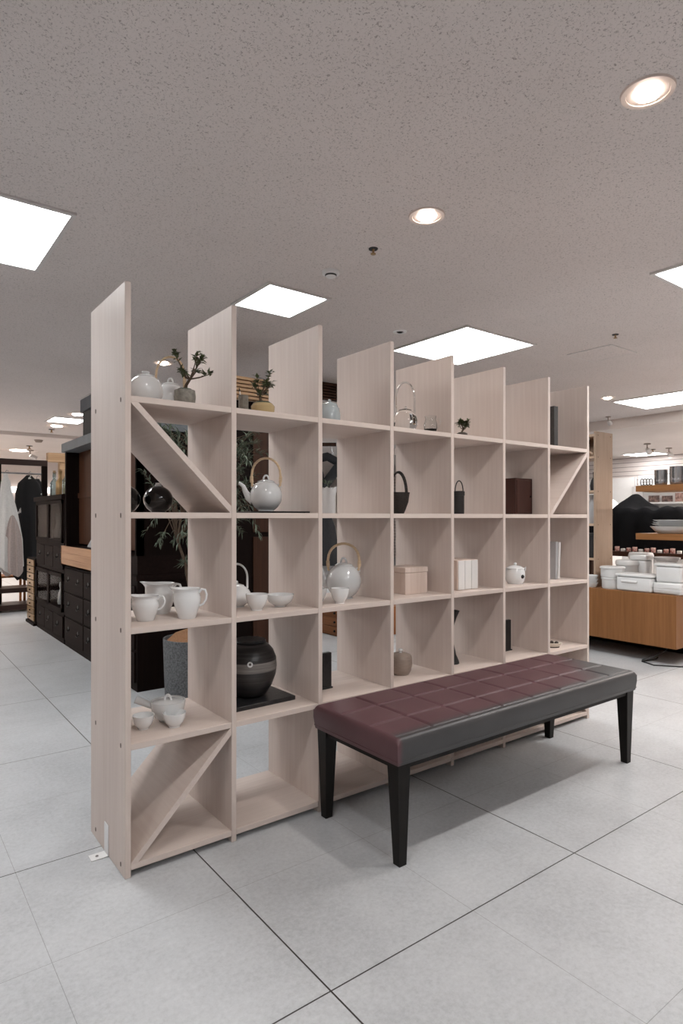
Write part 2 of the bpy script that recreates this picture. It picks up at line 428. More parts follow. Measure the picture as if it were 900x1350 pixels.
# ------------------------------------------------------------------ ceiling fixtures
def panel_light(r, label, group=None, z=CZ):
    x0, x1, y0, y1 = r
    t = thing('ceiling_light_panel', label, 'ceiling light', ((x0+x1)/2, (y0+y1)/2, z), 0, group)
    a, b = (x1-x0)/2, (y1-y0)/2; fw = 0.022
    MB().box(-a-fw, a+fw, -b-fw, -b, -0.012, 0).box(-a-fw, a+fw, b, b+fw, -0.012, 0).box(-a-fw, -a, -b, b, -0.012, 0).box(a, a+fw, -b, b, -0.012, 0).build('light_frame', M['frame'], t)
    MB().box(-a, a, -b, b, -0.006, 0).build('diffuser', M['panel_light'], t)
    return t
panel_light(A, 'large square white ceiling light panel cut by the left picture edge', None)
panel_light(B, 'small square ceiling light panel above the third shelf upright')
panel_light(C_, 'large square ceiling light panel above the clear glass teapot, tips of uprights overlapping it')
panel_light(D, 'ceiling light panel cut by the right picture edge, above the large square panel')
panel_light(E_, 'ceiling light panel at right beyond the shelf end, in front of the ceiling step')
panel_light(F, 'distant small ceiling light panel at far left above the dark cabinets')
panel_light(G, 'ceiling light panel half hidden behind the leftmost shelf upright')
panel_light(Hh, 'farthest bright ceiling panel at right above the siding wall', None, 2.56)
for e in extra:  # unseen panels added to light the floor, shelf front and far zones
    zz = 2.56 if e[0] > XS else CZ
    panel_light(e, 'added unseen square recessed ceiling light panel outside the pictured part of the shop', 'added ceiling panels outside the picture', zz)

def downlight(x, y, r, label, watts=SPOT_W, z=CZ, group=None, col=(1.0, 0.94, 0.89)):
    t = thing('ceiling_downlight', label, 'downlight', (x, y, z), 0, group)
    MB().lathe([(r*0.9, 0.0), (r*0.92, -0.006), (r*1.12, -0.007), (r*1.16, 0.0)], 32).build('trim_ring', M['reflector'], t)
    MB().lathe([(0, -0.002), (r*0.35, -0.0028), (r*0.9, -0.004), (r*0.9, -0.001), (0, -0.001)], 32).build('reflector', M['reflector'], t)
    MB().lathe([(0, -0.022), (r*0.3, -0.02), (r*0.55, -0.012), (r*0.62, -0.003), (0, -0.003)], 24).build('lamp_bulb', M['bulb'], t)
    l = bpy.data.lights.new('downlight_beam', 'SPOT'); l.energy = watts; l.color = col
    l.spot_size = math.radians(150); l.spot_blend = 0.6; l.shadow_soft_size = 0.05
    o = bpy.data.objects.new('downlight_beam', l); COL.objects.link(o); o.parent = t; o.location = (0, 0, -0.04)
    return t
downlight(2.095, 1.055, 0.075, 'nearest round downlight glowing at the upper right of the ceiling', 50)
downlight(2.115, 2.124, 0.075, 'round downlight in the mid ceiling above the bench, second nearest', 5, col=(1.0, 0.84, 0.70))
downlight(2.17, 5.62, 0.08, 'round downlight glowing behind the cane handle of the white teapot', 60)
downlight(2.30, 9.15, 0.12, 'oval distant downlight just right of the far left ceiling panel', 10)
downlight(2.33, 10.5, 0.14, 'distant downlight just beyond the far left ceiling panel', 10)
downlight(2.44, 14.2, 0.30, 'wide round lamp on the far ceiling above the garment frame', 10, 2.64)
downlight(7.06, 4.04, 0.075, 'tiny downlight beside the ceiling panel right of the shelf', 10)

OUT = 'added unseen round ceiling downlight outside the pictured part of the shop'  # unseen lamps added to light the shelf bays and brighten the far zones
WARM = (1.0, 0.86, 0.76)
for ex, ey, ew, ez, ec in ((0.5, 1.055, 34, CZ, (1, .97, .95)), (-1.1, 1.055, 34, CZ, (1, .97, .95)), (-2.7, 1.055, 40, CZ, (1, .97, .95)), (3.7, 1.055, 34, CZ, (1, .94, .89)), 
                       (5.3, 1.055, 50, CZ, WARM), (6.6, 1.4, 130, CZ, WARM), (8.1, 2.0, 240, CZ, WARM), (6.6, -0.4, 130, CZ, WARM), (8.1, 0.4, 200, CZ, WARM),
                       (10.0, 2.4, 300, 2.56, WARM), (11.6, 3.6, 300, 2.56, WARM), (10.0, 0.8, 260, 2.56, WARM),
                       (0.3, 12.6, 380, 2.64, WARM), (-1.0, 14.4, 420, 2.64, WARM), (0.6, 15.6, 350, 2.64, WARM), (-0.6, 10.6, 240, CZ, WARM), (-0.2, 8.4, 60, CZ, WARM)):
    downlight(ex, ey, 0.075, OUT, ew, ez, 'added downlights outside the picture', ec)
t = thing('smoke_detector', 'round smoke detector between the small light panel and the sprinkler', 'smoke detector', (2.149, 2.947, CZ))
MB().lathe([(0, -0.035), (0.022, -0.035), (0.03, -0.03), (0.034, -0.018), (0.05, -0.016), (0.052, 0), (0, 0)], 28).build('detector_body', M['paint'], t)
MB().lathe([(0.030, -0.0285), (0.0335, -0.026), (0.0345, -0.02), (0.031, -0.02)], 28).build('sensor_slot', M['blackmat'], t)
def sprinkler(x, y, label, z=CZ, s=1.0):
    t = thing('fire_sprinkler', label, 'sprinkler', (x, y, z))
    MB().lathe([(0, -0.004*s), (0.024*s, -0.004*s), (0.026*s, 0), (0, 0)], 20).build('sprinkler_plate', M['blackmat'], t)
    MB().lathe([(0, -0.03*s), (0.014*s, -0.03*s), (0.014*s, -0.026*s), (0.005*s, -0.022*s), (0.007*s, -0.004*s), (0, -0.004*s)], 16).build('sprinkler_head', M['brass'], t)
sprinkler(2.148, 2.56, 'dark sprinkler head nearest the camera, right of the smoke detector')
sprinkler(4.675, 2.611, 'dark ceiling sprinkler above the square access hatch')
sprinkler(2.357, 10.98, 'dark ceiling dot near the far left light panel', s=1.8)
sprinkler(2.439, 13.2, 'dark ceiling dot left of the dark cabinets, farthest of all', 2.64, 2.2)
sprinkler(11.9, 5.9, 'dark ceiling dot above the farthest right light panel', 2.56, 2.0)
t = thing('ceiling_speaker', 'small round ceiling fitting with dark centre by the large panel corner', 'ceiling fitting', (3.268, 3.574, CZ))
MB().lathe([(0.028, -0.002), (0.036, -0.010), (0.052, -0.006), (0.054, 0), (0.028, 0)], 24).build('fitting_ring', M['paint'], t)
MB().lathe([(0, -0.014), (0.014, -0.012), (0.027, -0.003), (0, -0.003)], 24).build('fitting_core', M['iron'], t)
t = thing('smoke_detector', 'faint distant detector on the far left ceiling beyond the step', 'smoke detector', (2.384, 12.1, 2.64))
MB().lathe([(0, -0.05), (0.05, -0.045), (0.07, -0.012), (0.075, 0), (0, 0)], 24).build('detector_body', M['taupe'], t)
# access hatch
hx, hy = 5.115, 2.985
t = thing('ceiling_access_hatch', 'square access hatch outlined in the ceiling above the right shelf end', 'hatch', (hx, hy, CZ))
MB().box(-0.2, 0.2, -0.2, 0.2, -0.004, 0).build('hatch_board', M['access'], t)
a = 0.2; MB().box(-a-.008, a+.008, -a-.008, -a, -0.005, 0).box(-a-.008, a+.008, a, a+.008, -0.005, 0).box(-a-.008, -a, -a, a, -0.005, 0).box(a, a+.008, -a, a, -0.005, 0).build('hatch_frame', M['frame'], t)
def track_spot(x, y, z, label, s=1.0, aim=(0.5, 0.2)):
    t = thing('ceiling_spotlight', label, 'spotlight', (x, y, z))
    MB().lathe([(0, -0.02*s), (0.06*s, -0.02*s), (0.06*s, 0), (0, 0)], 20).build('mount_plate', M['taupe'], t)
    MB().tube([(0,0,-0.02*s), (0,0,-0.09*s)], 0.012*s).build('stem', M['taupe'], t)
    h = MB().lathe([(0, 0), (0.03*s, 0), (0.05*s, 0.05*s), (0.055*s, 0.12*s), (0.045*s, 0.12*s), (0, 0.09*s)], 20)
    h.xf(Matrix.Translation((0,0,-0.10*s)) @ Matrix.Rotation(math.radians(125), 4, 'Y')).build('lamp_head', M['frame'], t)
    b = MB().ball((0,0,0.1*s), 0.038*s, 0.4); b.xf(Matrix.Translation((0,0,-0.10*s)) @ Matrix.Rotation(math.radians(125), 4, 'Y')).build('lamp_bulb', M['bulb'], t)
track_spot(8.4, 4.8, CZ, 'small spotlight on the ceiling just before the step, right of the shelf', 0.6)
track_spot(10.9, 5.5, 2.56, 'box shaped spotlight hanging in front of the farthest right panel', 0.95)
track_spot(11.9, 5.6, 2.56, 'small spotlight near the right edge washing the siding wall', 0.9)
track_spot(2.6, 14.0, 2.64, 'distant spotlight above the garment frame at left', 1.1)
track_spot(4.9, 6.6, CZ, 'small spotlight seen beside the dark sleeve through the third shelf bay', 0.8)
for (sx, sy, wv) in ((11.9, 5.6, 12), (11.6, 7.0, 12)):
    l = bpy.data.lights.new('siding_wash', 'SPOT'); l.energy = wv; l.color = (1, .8, .68); l.spot_size = math.radians(70); l.spot_blend = 0.7; l.shadow_soft_size = 0.06
    o = bpy.data.objects.new('siding_wash', l); COL.objects.link(o); o.location = (sx, sy, 2.36)
    o.rotation_euler = Vector((1.2, 0.0, -0.55)).to_track_quat('-Z', 'Y').to_euler()

# ------------------------------------------------------------------ main shelf
X0, Y0, PW, DEP, TOP, TH = 0.7256, 2.180, 0.4099, 0.419, 2.083, 0.021
ZL = [0.046, 0.465, 0.872, 1.278, 1.687]       # board tops
shelf = thing('display_shelf', 'tall pale birch open grid shelf with stepped uprights standing across the floor', 'shelf', (X0, Y0, 0))
uprights = []
for i in range(8):
    x1 = i*PW
    cx_ = x1 - TH/2
    o = MB().box(-TH/2, TH/2, 0, DEP, -TOP/2, TOP/2, 0.0015, 1).build('upright', M['birch_z'], shelf, (cx_, 0, TOP/2))
    uprights.append(o)
BT = 0.0215
for z in ZL:
    b = MB()
    for i in range(7):
        b.box(i*PW - 3.5*PW/1 + 0.0 + 0.0002, (i+1)*PW - TH - 3.5*PW - 0.0002, 0.001, DEP-0.001, -BT, 0, 0.001, 1)
    b.build('shelf_board', M['birch_x'], shelf, (3.5*PW, 0, z))
def brace(i, k, rising):
    z0, z1 = ZL[k], ZL[k+1]-BT
    xa, xb = i*PW+0.001, (i+1)*PW-TH-0.001
    t_ = 0.020
    L = math.hypot(xb-xa, z1-z0); cs, sn = (xb-xa)/L, (z1-z0)/L
    if rising: poly = [(xa, z0), (xa+t_/sn*0.9, z0), (xb, z1-t_/cs*0.9), (xb, z1), (xb-t_*.2, z1), (xa, z0+t_*.2)]
    else: poly = [(xa, z1), (xa, z1-t_*.2), (xb-t_*.2, z0), (xb, z0), (xb, z0+t_/cs*0.9), (xa+t_/sn*0.9, z1)]
    mx = sum(p[0] for p in poly)/6; mz = sum(p[1] for p in poly)/6
    MB().prism([(p[0]-mx, p[1]-mz) for p in poly], 1, 0.001, DEP-0.02).build('diagonal_brace', M['birch_y'], shelf, (mx, 0, mz))
brace(0, 3, False); brace(0, 0, True); brace(6, 3, True); brace(6, 0, False)
for z in ZL:
    for yy in (0.045, 0.352):
        MB().lathe([(0, 0), (0.004, 0), (0.004, 0.0014), (0, 0.0014)], 12, sx=1, sy=1.0).xf(Matrix.Rotation(-PI/2, 4, 'Y') @ Matrix.Scale(2.2, 4, (1,0,0))).build('dowel_plug', M['dot'], shelf, (-TH, yy, z-0.011))
br = MB().box(-TH-0.003, -TH, 0.185, 0.232, 0.0, 0.115, 0.001, 1).box(-TH-0.062, -TH, 0.185, 0.232, 0.0, 0.0035, 0.001, 1)
brk = br.build('floor_bracket', M['paint'], shelf); brk['label'] = 'white metal angle bracket'
MB().lathe([(0, 0.0), (0.006, 0.0), (0.005, 0.0025), (0, 0.003)], 14).build('bracket_screw', M['metal'], brk, (-TH-0.036, 0.208, 0.0034))

# ------------------------------------------------------------------ bench
bx0, bx1, by0, by1, bz0, bz1 = 1.490, 3.145, 1.640, 2.168, 0.372, 0.470
bench = thing('upholstered_bench', 'long low maroon and charcoal leather bench on black tapered legs in front of the shelf', 'bench', ((bx0+bx1)/2, (by0+by1)/2, 0))
hw, hd = (bx1-bx0)/2, (by1-by0)/2
def cushion():
    mb = MB(); bm = mb.bm
    nx, ny = 330, 108
    R_ = 0.02
    seamx = [-hw + i*2*hw/8 for i in range(1, 8)]
    seamy = [-hd + 0.03, -hd/3, hd/3]
    def height(x, y):
        dx, dy = hw-abs(x), hd-abs(y)
        z = bz1
        for dd in (dx, dy):
            if dd < R_: z -= R_ - math.sqrt(max(0, R_*R_-(R_-dd)**2))
        z += 0.006*(1-(x/hw)**4)*(1-(y/hd)**4)
        g = 0
        if abs(y) < hd-0.03:
            for s_ in seamx: g = max(g, math.exp(-((x-s_)/0.0060)**2))
        if abs(x) < hw-0.02:
            for s_ in seamy: g = max(g, math.exp(-((y-s_)/0.0060)**2)*(0.9))
        z -= 0.0065*g
        return max(z, bz1-R_)
    def co(i, n, h):
        tt = i/n*2-1
        # concentrate samples at the rim
        return h*math.copysign(abs(tt)**0.9, tt)
    grid = [[bm.verts.new((co(i, nx, hw), co(j, ny, hd), height(co(i, nx, hw), co(j, ny, hd)))) for j in range(ny+1)] for i in range(nx+1)]
    for i in range(nx):
        for j in range(ny): bm.faces.new((grid[i][j], grid[i+1][j], grid[i+1][j+1], grid[i][j+1]))
    rim = [grid[i][0] for i in range(nx+1)] + [grid[nx][j] for j in range(1, ny+1)] + [grid[i][ny] for i in range(nx-1, -1, -1)] + [grid[0][j] for j in range(ny-1, 0, -1)]
    prev = rim
    for z, ins in ((bz1-0.05, 0.0), (bz0+0.012, 0.004), (bz0+0.0, 0.006)):
        cur = [bm.verts.new((v.co.x*(1-ins/hw), v.co.y*(1-ins/hd), z)) for v in rim]
        for k in range(len(rim)): bm.faces.new((prev[k], cur[k], cur[(k+1)%len(rim)], prev[(k+1)%len(rim)]))
        prev = cur
    bm.faces.new(prev)
    return mb
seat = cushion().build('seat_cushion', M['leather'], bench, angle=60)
pp = [(-hw+.004, -hd+.004), (hw-.004, -hd+.004), (hw-.004, hd-.004), (-hw+.004, hd-.004), (-hw+.004, -hd+.004)]
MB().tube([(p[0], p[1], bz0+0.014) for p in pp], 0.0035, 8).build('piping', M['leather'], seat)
MB().box(-hw+0.02, hw-0.02, -hd+0.02, hd-0.02, bz0-0.022, bz0).build('seat_rail', M['bench_leg'], bench)
for sx in (-1, 1):
    for sy in (-1, 1):
        xo, yo = sx*(hw-0.012), sy*(hd-0.012)
        xo2, yo2 = sx*(hw-0.026), sy*(hd-0.020)
        def rect(x, y, s): return (min(x, x-sx*s), max(x, x-sx*s), min(y, y-sy*s), max(y, y-sy*s))
        MB().hexa(rect(xo2, yo2, 0.034), rect(xo, yo, 0.060), 0.0, bz0-0.001).build('leg', M['bench_leg'], bench)

# ------------------------------------------------------------------ pottery builders
VIEW = math.radians(-37.08)       # turns local +X to picture right
def shell(prof, wall):
    """outer profile -> closed thin-walled profile"""
    inner = [(max(r-wall, 0.0), z) for r, z in prof[1:]][::-1]
    inner = [(r, z) for r, z in inner if z > prof[0][1]+wall]
    return [(0, prof[0][1])] + prof + inner + [(0, prof[0][1]+wall*1.2)]
def teapot(label, loc, rz, r, h, m, spout=True, handle='cane', knob='loop', hh=0.13, group=None, lidr=0.45, spout_len=1.0):
    t = thing('teapot', label, 'teapot', loc, rz, group)
    n = 14; pr = [(r*0.55, 0.0)]
    for i in range(1, n+1):
        a = -PI/2*0.80 + (PI/2*0.80+PI/2*0.66)*i/n
        pr.append((r*math.cos(a), h*0.5 + h*0.5*math.sin(a)/math.sin(PI/2*0.80)*(1.0)))
    zt = pr[-1][1]
    MB().lathe([(0, 0)] + pr + [(0, zt)], 40).build('body', m, t)
    rl = pr[-1][0]*1.02
    lid = MB().lathe([(0, zt), (rl, zt), (rl, zt+0.003), (rl*0.8, zt+r*0.09), (rl*0.4, zt+r*0.15), (0, zt+r*0.17)], 32).build('lid', m, t)
    zk = zt + r*0.16
    if knob == 'loop':
        MB().tube(arc(0, zk, r*0.16, r*0.26, PI*1.05, -PI*0.05, 12), r*0.055, 8).build('lid_knob', m, lid)
    elif knob == 'ball':
        MB().ball((0, 0, zk+r*0.08), r*0.13, 0.9).build('lid_knob', m, lid)
    else:
        MB().lathe([(0, zk-0.002), (r*0.2, zk), (r*0.24, zk+r*0.09), (r*0.22, zk+r*0.12), (0, zk+r*0.12)], 24).build('lid_knob', m, lid)
    if spout:
        s = spout_len
        P_ = [(-r*0.80, 0, h*0.36), (-r*1.08, 0, h*0.46), (-r*1.28*s, 0, h*0.64), (-r*1.42*s, 0, h*0.82), (-r*1.62*s, 0, h*0.90), (-r*1.70*s, 0, h*0.91)]
        MB().tube(P_, [r*0.30, r*0.25, r*0.17, r*0.13, r*0.11, r*0.105], 14).build('spout', m, t)
    if handle == 'cane':
        w_ = r*0.86; zb = h*0.80
        pts = [(-w_, 0, zb), (-w_*1.05, 0, zb+hh*0.35)] + arc(0, zb+hh*0.45, w_*1.02, hh*0.55, PI, 0, 14)[0:] + [(w_*1.05, 0, zb+hh*0.35), (w_, 0, zb)]
        hd_ = MB().tube(pts, r*0.075, 8).build('cane_handle', M['cane'], t)
        for sx in (-1, 1):
            MB().tube([(sx*w_*1.03, 0, zb+hh*0.15), (sx*w_*1.05, 0, zb+hh*0.36)], r*0.105, 8).build('handle_binding', M['cane'], hd_)
            MB().tube(arc(sx*w_*0.93, zb, r*0.11, r*0.14, -0.6, PI+0.6, 10), r*0.045, 8).build('lug', m, t)
    elif handle == 'loop':
        w_ = r*0.75
        pts = [(-w_, 0, h*0.85)] + arc(0, h*0.85+hh*0.45, w_, hh*0.55, PI, 0, 14) + [(w_, 0, h*0.85)]
        MB().tube(pts, r*0.07, 8).build('top_handle', m, t)
    return t
def pitcher(label, loc, rz, r, h, group=None, handle=True):
    t = thing('pitcher', label, 'pitcher', loc, rz, group)
    pr = [(r*0.58, 0), (r*0.62, h*0.03), (r*0.72, h*0.2), (r*0.88, h*0.42), (r*0.96, h*0.6), (r*0.94, h*0.72), (r*0.84, h*0.86), (r*0.88, h*0.95), (r*0.96, h)]
    def sp(p, a, rr, z):
        k = max(0, math.cos(a-PI))**6 * max(0, (z/h-0.7)/0.3)**1.5
        return Vector((p.x - 0.38*r*k, p.y, p.z + 0.05*h*k))
    MB().lathe(shell(pr, 0.0035), 40, fn=sp).build('body', M['white'], t)
    if handle:
        pts = [(r*0.84, 0, h*0.87), (r*1.05, 0, h*0.97), (r*1.28, 0, h*0.95), (r*1.40, 0, h*0.80), (r*1.34, 0, h*0.62), (r*1.15, 0, h*0.48), (r*0.90, 0, h*0.42)]
        MB().tube(pts, [r*0.10, r*0.09, r*0.08, r*0.075, r*0.075, r*0.08, r*0.09], 10).build('handle', M['white'], t)
    return t
def cup(name, label, loc, r, h, group=None, foot=0.5, m=None, cat='cup'):
    t = thing(name, label, cat, loc, VIEW, group)
    pr = [(r*foot, 0), (r*foot, h*0.08), (r*(foot+0.05), h*0.1), (r*0.80, h*0.38), (r*0.94, h*0.68), (r, h)]
    MB().lathe(shell(pr, 0.003), 36).build('bowl', m or M['white'], t)
    return t

# --- top row
t = teapot('round white lidded pot next to the left end upright, top shelf', (0.850, 2.385, ZL[4]), VIEW, 0.066, 0.125, M['white'], handle=None, knob='flat', lidr=0.4, spout_len=0.62)
t = teapot('white teapot with tall cane handle behind the bonsai, top shelf', (0.985, 2.475, ZL[4]), VIEW, 0.066, 0.125, M['white'], hh=0.135)
def bonsai(name, label, loc, rz, potm, pr_r, pot_h, crown, seed, leafm, yellow=0, pot_profile='round', moss=True, lean=(0.02,0), trunk=0.006):
    rnd = random.Random(seed)
    t = thing(name, label, 'bonsai', loc, rz)
    if pot_profile == 'round':
        pf = [(pr_r*0.78, 0), (pr_r*0.95, pot_h*0.15), (pr_r, pot_h*0.6), (pr_r*0.95, pot_h)]
    else:
        pf = [(pr_r*0.8, 0), (pr_r*1.0, pot_h*0.3), (pr_r*1.03, pot_h*0.75), (pr_r*0.85, pot_h)]
    MB().lathe(shell(pf, 0.004)[:-1] + [(0, pot_h*0.7)], 28).build('pot', potm, t)
    ms = MB().lathe([(0, pot_h*0.7), (pr_r*0.88, pot_h*0.75), (pr_r*0.86, pot_h*0.98), (pr_r*0.6, pot_h+pr_r*0.16), (0, pot_h+pr_r*0.26)], 24).build('moss', M['moss'], t)
    cx_, cz_, rx_, rz_ = crown
    base = Vector((0, 0, pot_h)); fork = Vector((lean[0], 0, pot_h + (cz_-pot_h)*0.45))
    tr = MB(); lf = MB()
    tr.tube([base, base.lerp(fork, .5)+Vector((-.004,0,0)), fork], [trunk*1.3, trunk, trunk*.85], 8)
    for b in range(9):
        a = rnd.uniform(0, 2*PI); q = rnd.uniform(0.45, 1.0)
        tip = Vector((cx_ + rx_*q*math.cos(a), rx_*q*0.9*math.sin(a), cz_ + rz_*rnd.uniform(-0.8, 1.0)))
        mid = fork.lerp(tip, .5) + Vector((0, 0, rnd.uniform(-.01, .004)))
        tr.tube([fork, mid, tip], [trunk*.55, trunk*.4, trunk*.2], 6)
        for k in range(20):
            p = mid.lerp(tip, rnd.uniform(0.35, 1.05))
            d = Vector((rnd.uniform(-1,1), rnd.uniform(-1,1), rnd.uniform(-0.2, 1)))
            lf.leaf(p, d, rnd.uniform(.018, .030), rnd.uniform(.0055, .0085))
    tr.build('trunk', M['bark'], t)
    lf.build('foliage', leafm, t)
    return t
bonsai('bonsai', 'small leafy bonsai in a rough grey stone pot, top shelf first bay', (0.958, 2.262, ZL[4]), VIEW, M['stone'], 0.041, 0.058, (0.03, 0.155, 0.078, 0.055), 3, M['leafdark'])
bonsai('bonsai', 'small bushy bonsai in a glossy ochre bowl, top shelf second bay', (1.300, 2.262, ZL[4]), VIEW, M['tanpot'], 0.048, 0.045, (0.0, 0.125, 0.048, 0.055), 8, M['leafdark'], pot_profile='bowl', lean=(-0.012, 0))
t = thing('brush_pot', 'little grey ribbed cup holding a brush beside the ochre bonsai bowl', 'cup', (1.286, 2.405, ZL[4]), VIEW)
MB().lathe(shell([(0.019, 0), (0.0205, 0.01), (0.0205, 0.09), (0.021, 0.1)], 0.002), 20, fn=lambda p, a, r, z: Vector((p.x*(1+.05*math.cos(8*a)), p.y*(1+.05*math.cos(8*a)), p.z))).build('cup_body', M['stone'], t)
tb = thing('paint_brush', 'brush with pale handle standing in the grey ribbed cup', 'brush', (1.286, 2.405, ZL[4]+0.004), VIEW)
MB().tube([(0, 0, 0), (-0.012, 0, 0.085), (-0.016, 0, 0.115)], [0.003, 0.003, 0.0025], 8).build('handle', M['paper'], tb)
MB().tube([(-0.016, 0, 0.115), (-0.0185, 0, 0.13)], [0.004, 0.001], 8).build('bristles', M['blackmat'], tb)
t = thing('glass_jar', 'squat pale blue glass jar on the top shelf, third bay', 'jar', (1.742, 2.40, ZL[4]), VIEW)
MB().lathe(shell([(0.042, 0), (0.052, 0.02), (0.053, 0.06), (0.048, 0.09), (0.04, 0.1)], 0.003), 32).build('jar_body', M['milkblue'], t)
lid = MB().lathe([(0, 0.1), (0.041, 0.1), (0.036, 0.112), (0.02, 0.12), (0, 0.122)], 32).build('jar_lid', M['milkblue'], t)
MB().ball((0, 0, 0.128), 0.008).build('lid_knob', M['milkblue'], lid)
t = teapot('clear glass teapot with arched glass handle on the top shelf', (2.185, 2.35, ZL[4]), VIEW, 0.064, 0.125, M['clear'], handle='loop', knob='ball', hh=0.16)
t = thing('creamer', 'small clear glass jug beside the glass teapot', 'jug', (2.262, 2.245, ZL[4]), VIEW)
MB().lathe(shell([(0.026, 0), (0.033, 0.02), (0.034, 0.045), (0.026, 0.07), (0.03, 0.085)], 0.002), 28).build('jug_body', M['clear'], t)
MB().tube([(0.028, 0, .075), (0.048, 0, .07), (0.05, 0, .045), (0.033, 0, .025)], 0.003, 8).build('jug_handle', M['clear'], t)
t = bonsai('bonsai', 'tiny twisted bonsai in a dark shallow pot, top shelf fifth bay', (2.540, 2.285, ZL[4]), VIEW, M['umber'], 0.03, 0.026, (0.006, 0.072, 0.028, 0.02), 5, M['leafdark'], lean=(0.008, 0), trunk=0.005)
t = thing('book', 'tall charcoal book standing alone on the top shelf, last bay', 'book', (3.385, 2.275, ZL[4]))
MB().box(-0.021, 0.021, 0, 0.18, 0, 0.262, 0.002, 1).build('cover', M['bookdark'], t)
MB().box(-0.017, 0.017, 0.17, 0.181, 0.004, 0.2625).build('page_block', M['paper'], t)
# --- second row
def globe(label, x, y, r):
    t = thing('globe_vase', label, 'vase', (x, y, ZL[3]), VIEW)
    pr = [(r*0.5, 0)] + [(r*math.cos(a), r*0.93 + r*math.sin(a)*0.95) for a in [(-PI/2*.66 + (PI/2*.66+PI/2*.82)*i/14) for i in range(15)]]
    MB().lathe([(0, 0)] + pr + [(0, pr[-1][1])], 40).build('body', M['gloss_black'], t)
    zt = pr[-1][1]
    MB().lathe([(0, zt-0.002), (r*.22, zt-.002), (r*.24, zt+r*.1), (r*.18, zt+r*.16), (r*.2, zt+r*.24), (0, zt+r*.26)], 20).build('stopper', M['white'], t)
globe('glossy black globe vase with white stopper under the diagonal brace', 0.925, 2.45, 0.058)
globe('black globe vase half hidden behind the left end upright', 0.793, 2.45, 0.057)
t = thing('tray', 'thin flat black tray under the cane handled teapot', 'tray', (1.400, 2.375, ZL[3]), 0)
MB().box(-0.125, 0.125, -0.13, 0.13, 0.0015, 0.008, 0.001, 1).box(-0.11,0.11,-0.115,0.115,0,0.002).build('tray_plate', M['black'], t)
teapot('glossy pale grey teapot with cane handle on a black tray', (1.378, 2.37, ZL[3]+0.008), VIEW, 0.070, 0.135, M['offwhite'], hh=0.125)
cup('tea_cup', 'white cup left of the teapot on the black tray, half behind an upright', (1.2, 2.40, ZL[3]), 0.037, 0.068)
t = thing('frosted_vase', 'frosted white square glass vase with ruffled rim, second row third bay', 'vase', (1.742, 2.42, ZL[3]), VIEW)
def ruff(p, a, r, z):
    k = 1/max(abs(math.cos(a)), abs(math.sin(a))); k = min(k, 1.25)
    f_ = 1 + 0.08*math.sin(9*a)*max(0, z/0.12-0.7)/0.3
    return Vector((p.x*k*f_, p.y*k*f_, p.z + 0.008*math.sin(7*a)*max(0, z/0.12-0.75)/0.25))
MB().lathe(shell([(0.04, 0), (0.042, 0.01), (0.042, 0.08), (0.045, 0.12)], 0.004), 48, fn=ruff).build('vase_body', M['frost'], t)
sp_ = MB()
for k in range(16):
    a = random.uniform(0, 2*PI); sp_.leaf((0.01*math.cos(a), 0.01*math.sin(a), 0.135), (math.cos(a)*.7, math.sin(a)*.7, random.uniform(.3, 1.4)), 0.035, 0.003)
sp_.tube([(0, 0, 0.006), (0.004, 0, 0.14)], 0.0022)
ts = thing('dried_flower', 'dried thistle sprig standing in the frosted white vase', 'flower', (1.742, 2.42, ZL[3]+0.006), VIEW)
sp_.build('thistle_sprig', M['leafgrey'], ts)
t = thing('rattan_basket', 'black woven rattan basket with two loop handles, second row', 'basket', (2.165, 2.38, ZL[3]), VIEW)
def weave(p, a, r, z): return Vector((p.x*(1+.03*math.sin(20*a+260*z)), p.y*(1+.03*math.sin(20*a+260*z)), p.z))
MB().lathe(shell([(0.028, 0), (0.036, 0.02), (0.05, 0.06), (0.056, 0.1), (0.058, 0.11)], 0.004), 60, fn=weave).build('basket_body', M['rattan'], t)
for yy in (-0.03, 0.03):
    MB().tube(arc(0.0, 0.10, 0.042, 0.115, PI, 0, 16, yy), 0.0045, 8).build('handle', M['rattan'], t)
t = thing('bag', 'small black cylindrical bag with one arched handle, second row', 'bag', (2.6, 2.36, ZL[3]), VIEW)
MB().lathe([(0, 0), (0.027, 0), (0.0285, 0.01), (0.0285, 0.1), (0.0285, 0.102), (0.031, 0.103), (0.031, 0.125), (0.027, 0.128), (0, 0.128)], 28).build('bag_body', M['blackmat'], t)
MB().tube(arc(0, 0.125, 0.022, 0.06, PI, 0, 14), 0.003, 8).build('handle', M['blackmat'], t)
t = thing('wooden_box', 'upright dark brown wooden box in the sixth bay, second row', 'box', (3.075, 2.275, ZL[3]))
MB().box(-0.085, 0.075, 0.004, 0.2, 0, 0.212, 0.002, 1).build('box_case', M['brownbox'], t)
MB().box(-0.075, 0.065, 0, 0.006, 0.012, 0.2, 0.001, 1).build('front_door', M['brownbox'], t)
MB().ball((0.05, -0.002, 0.105), 0.005).build('knob', M['iron'], t)
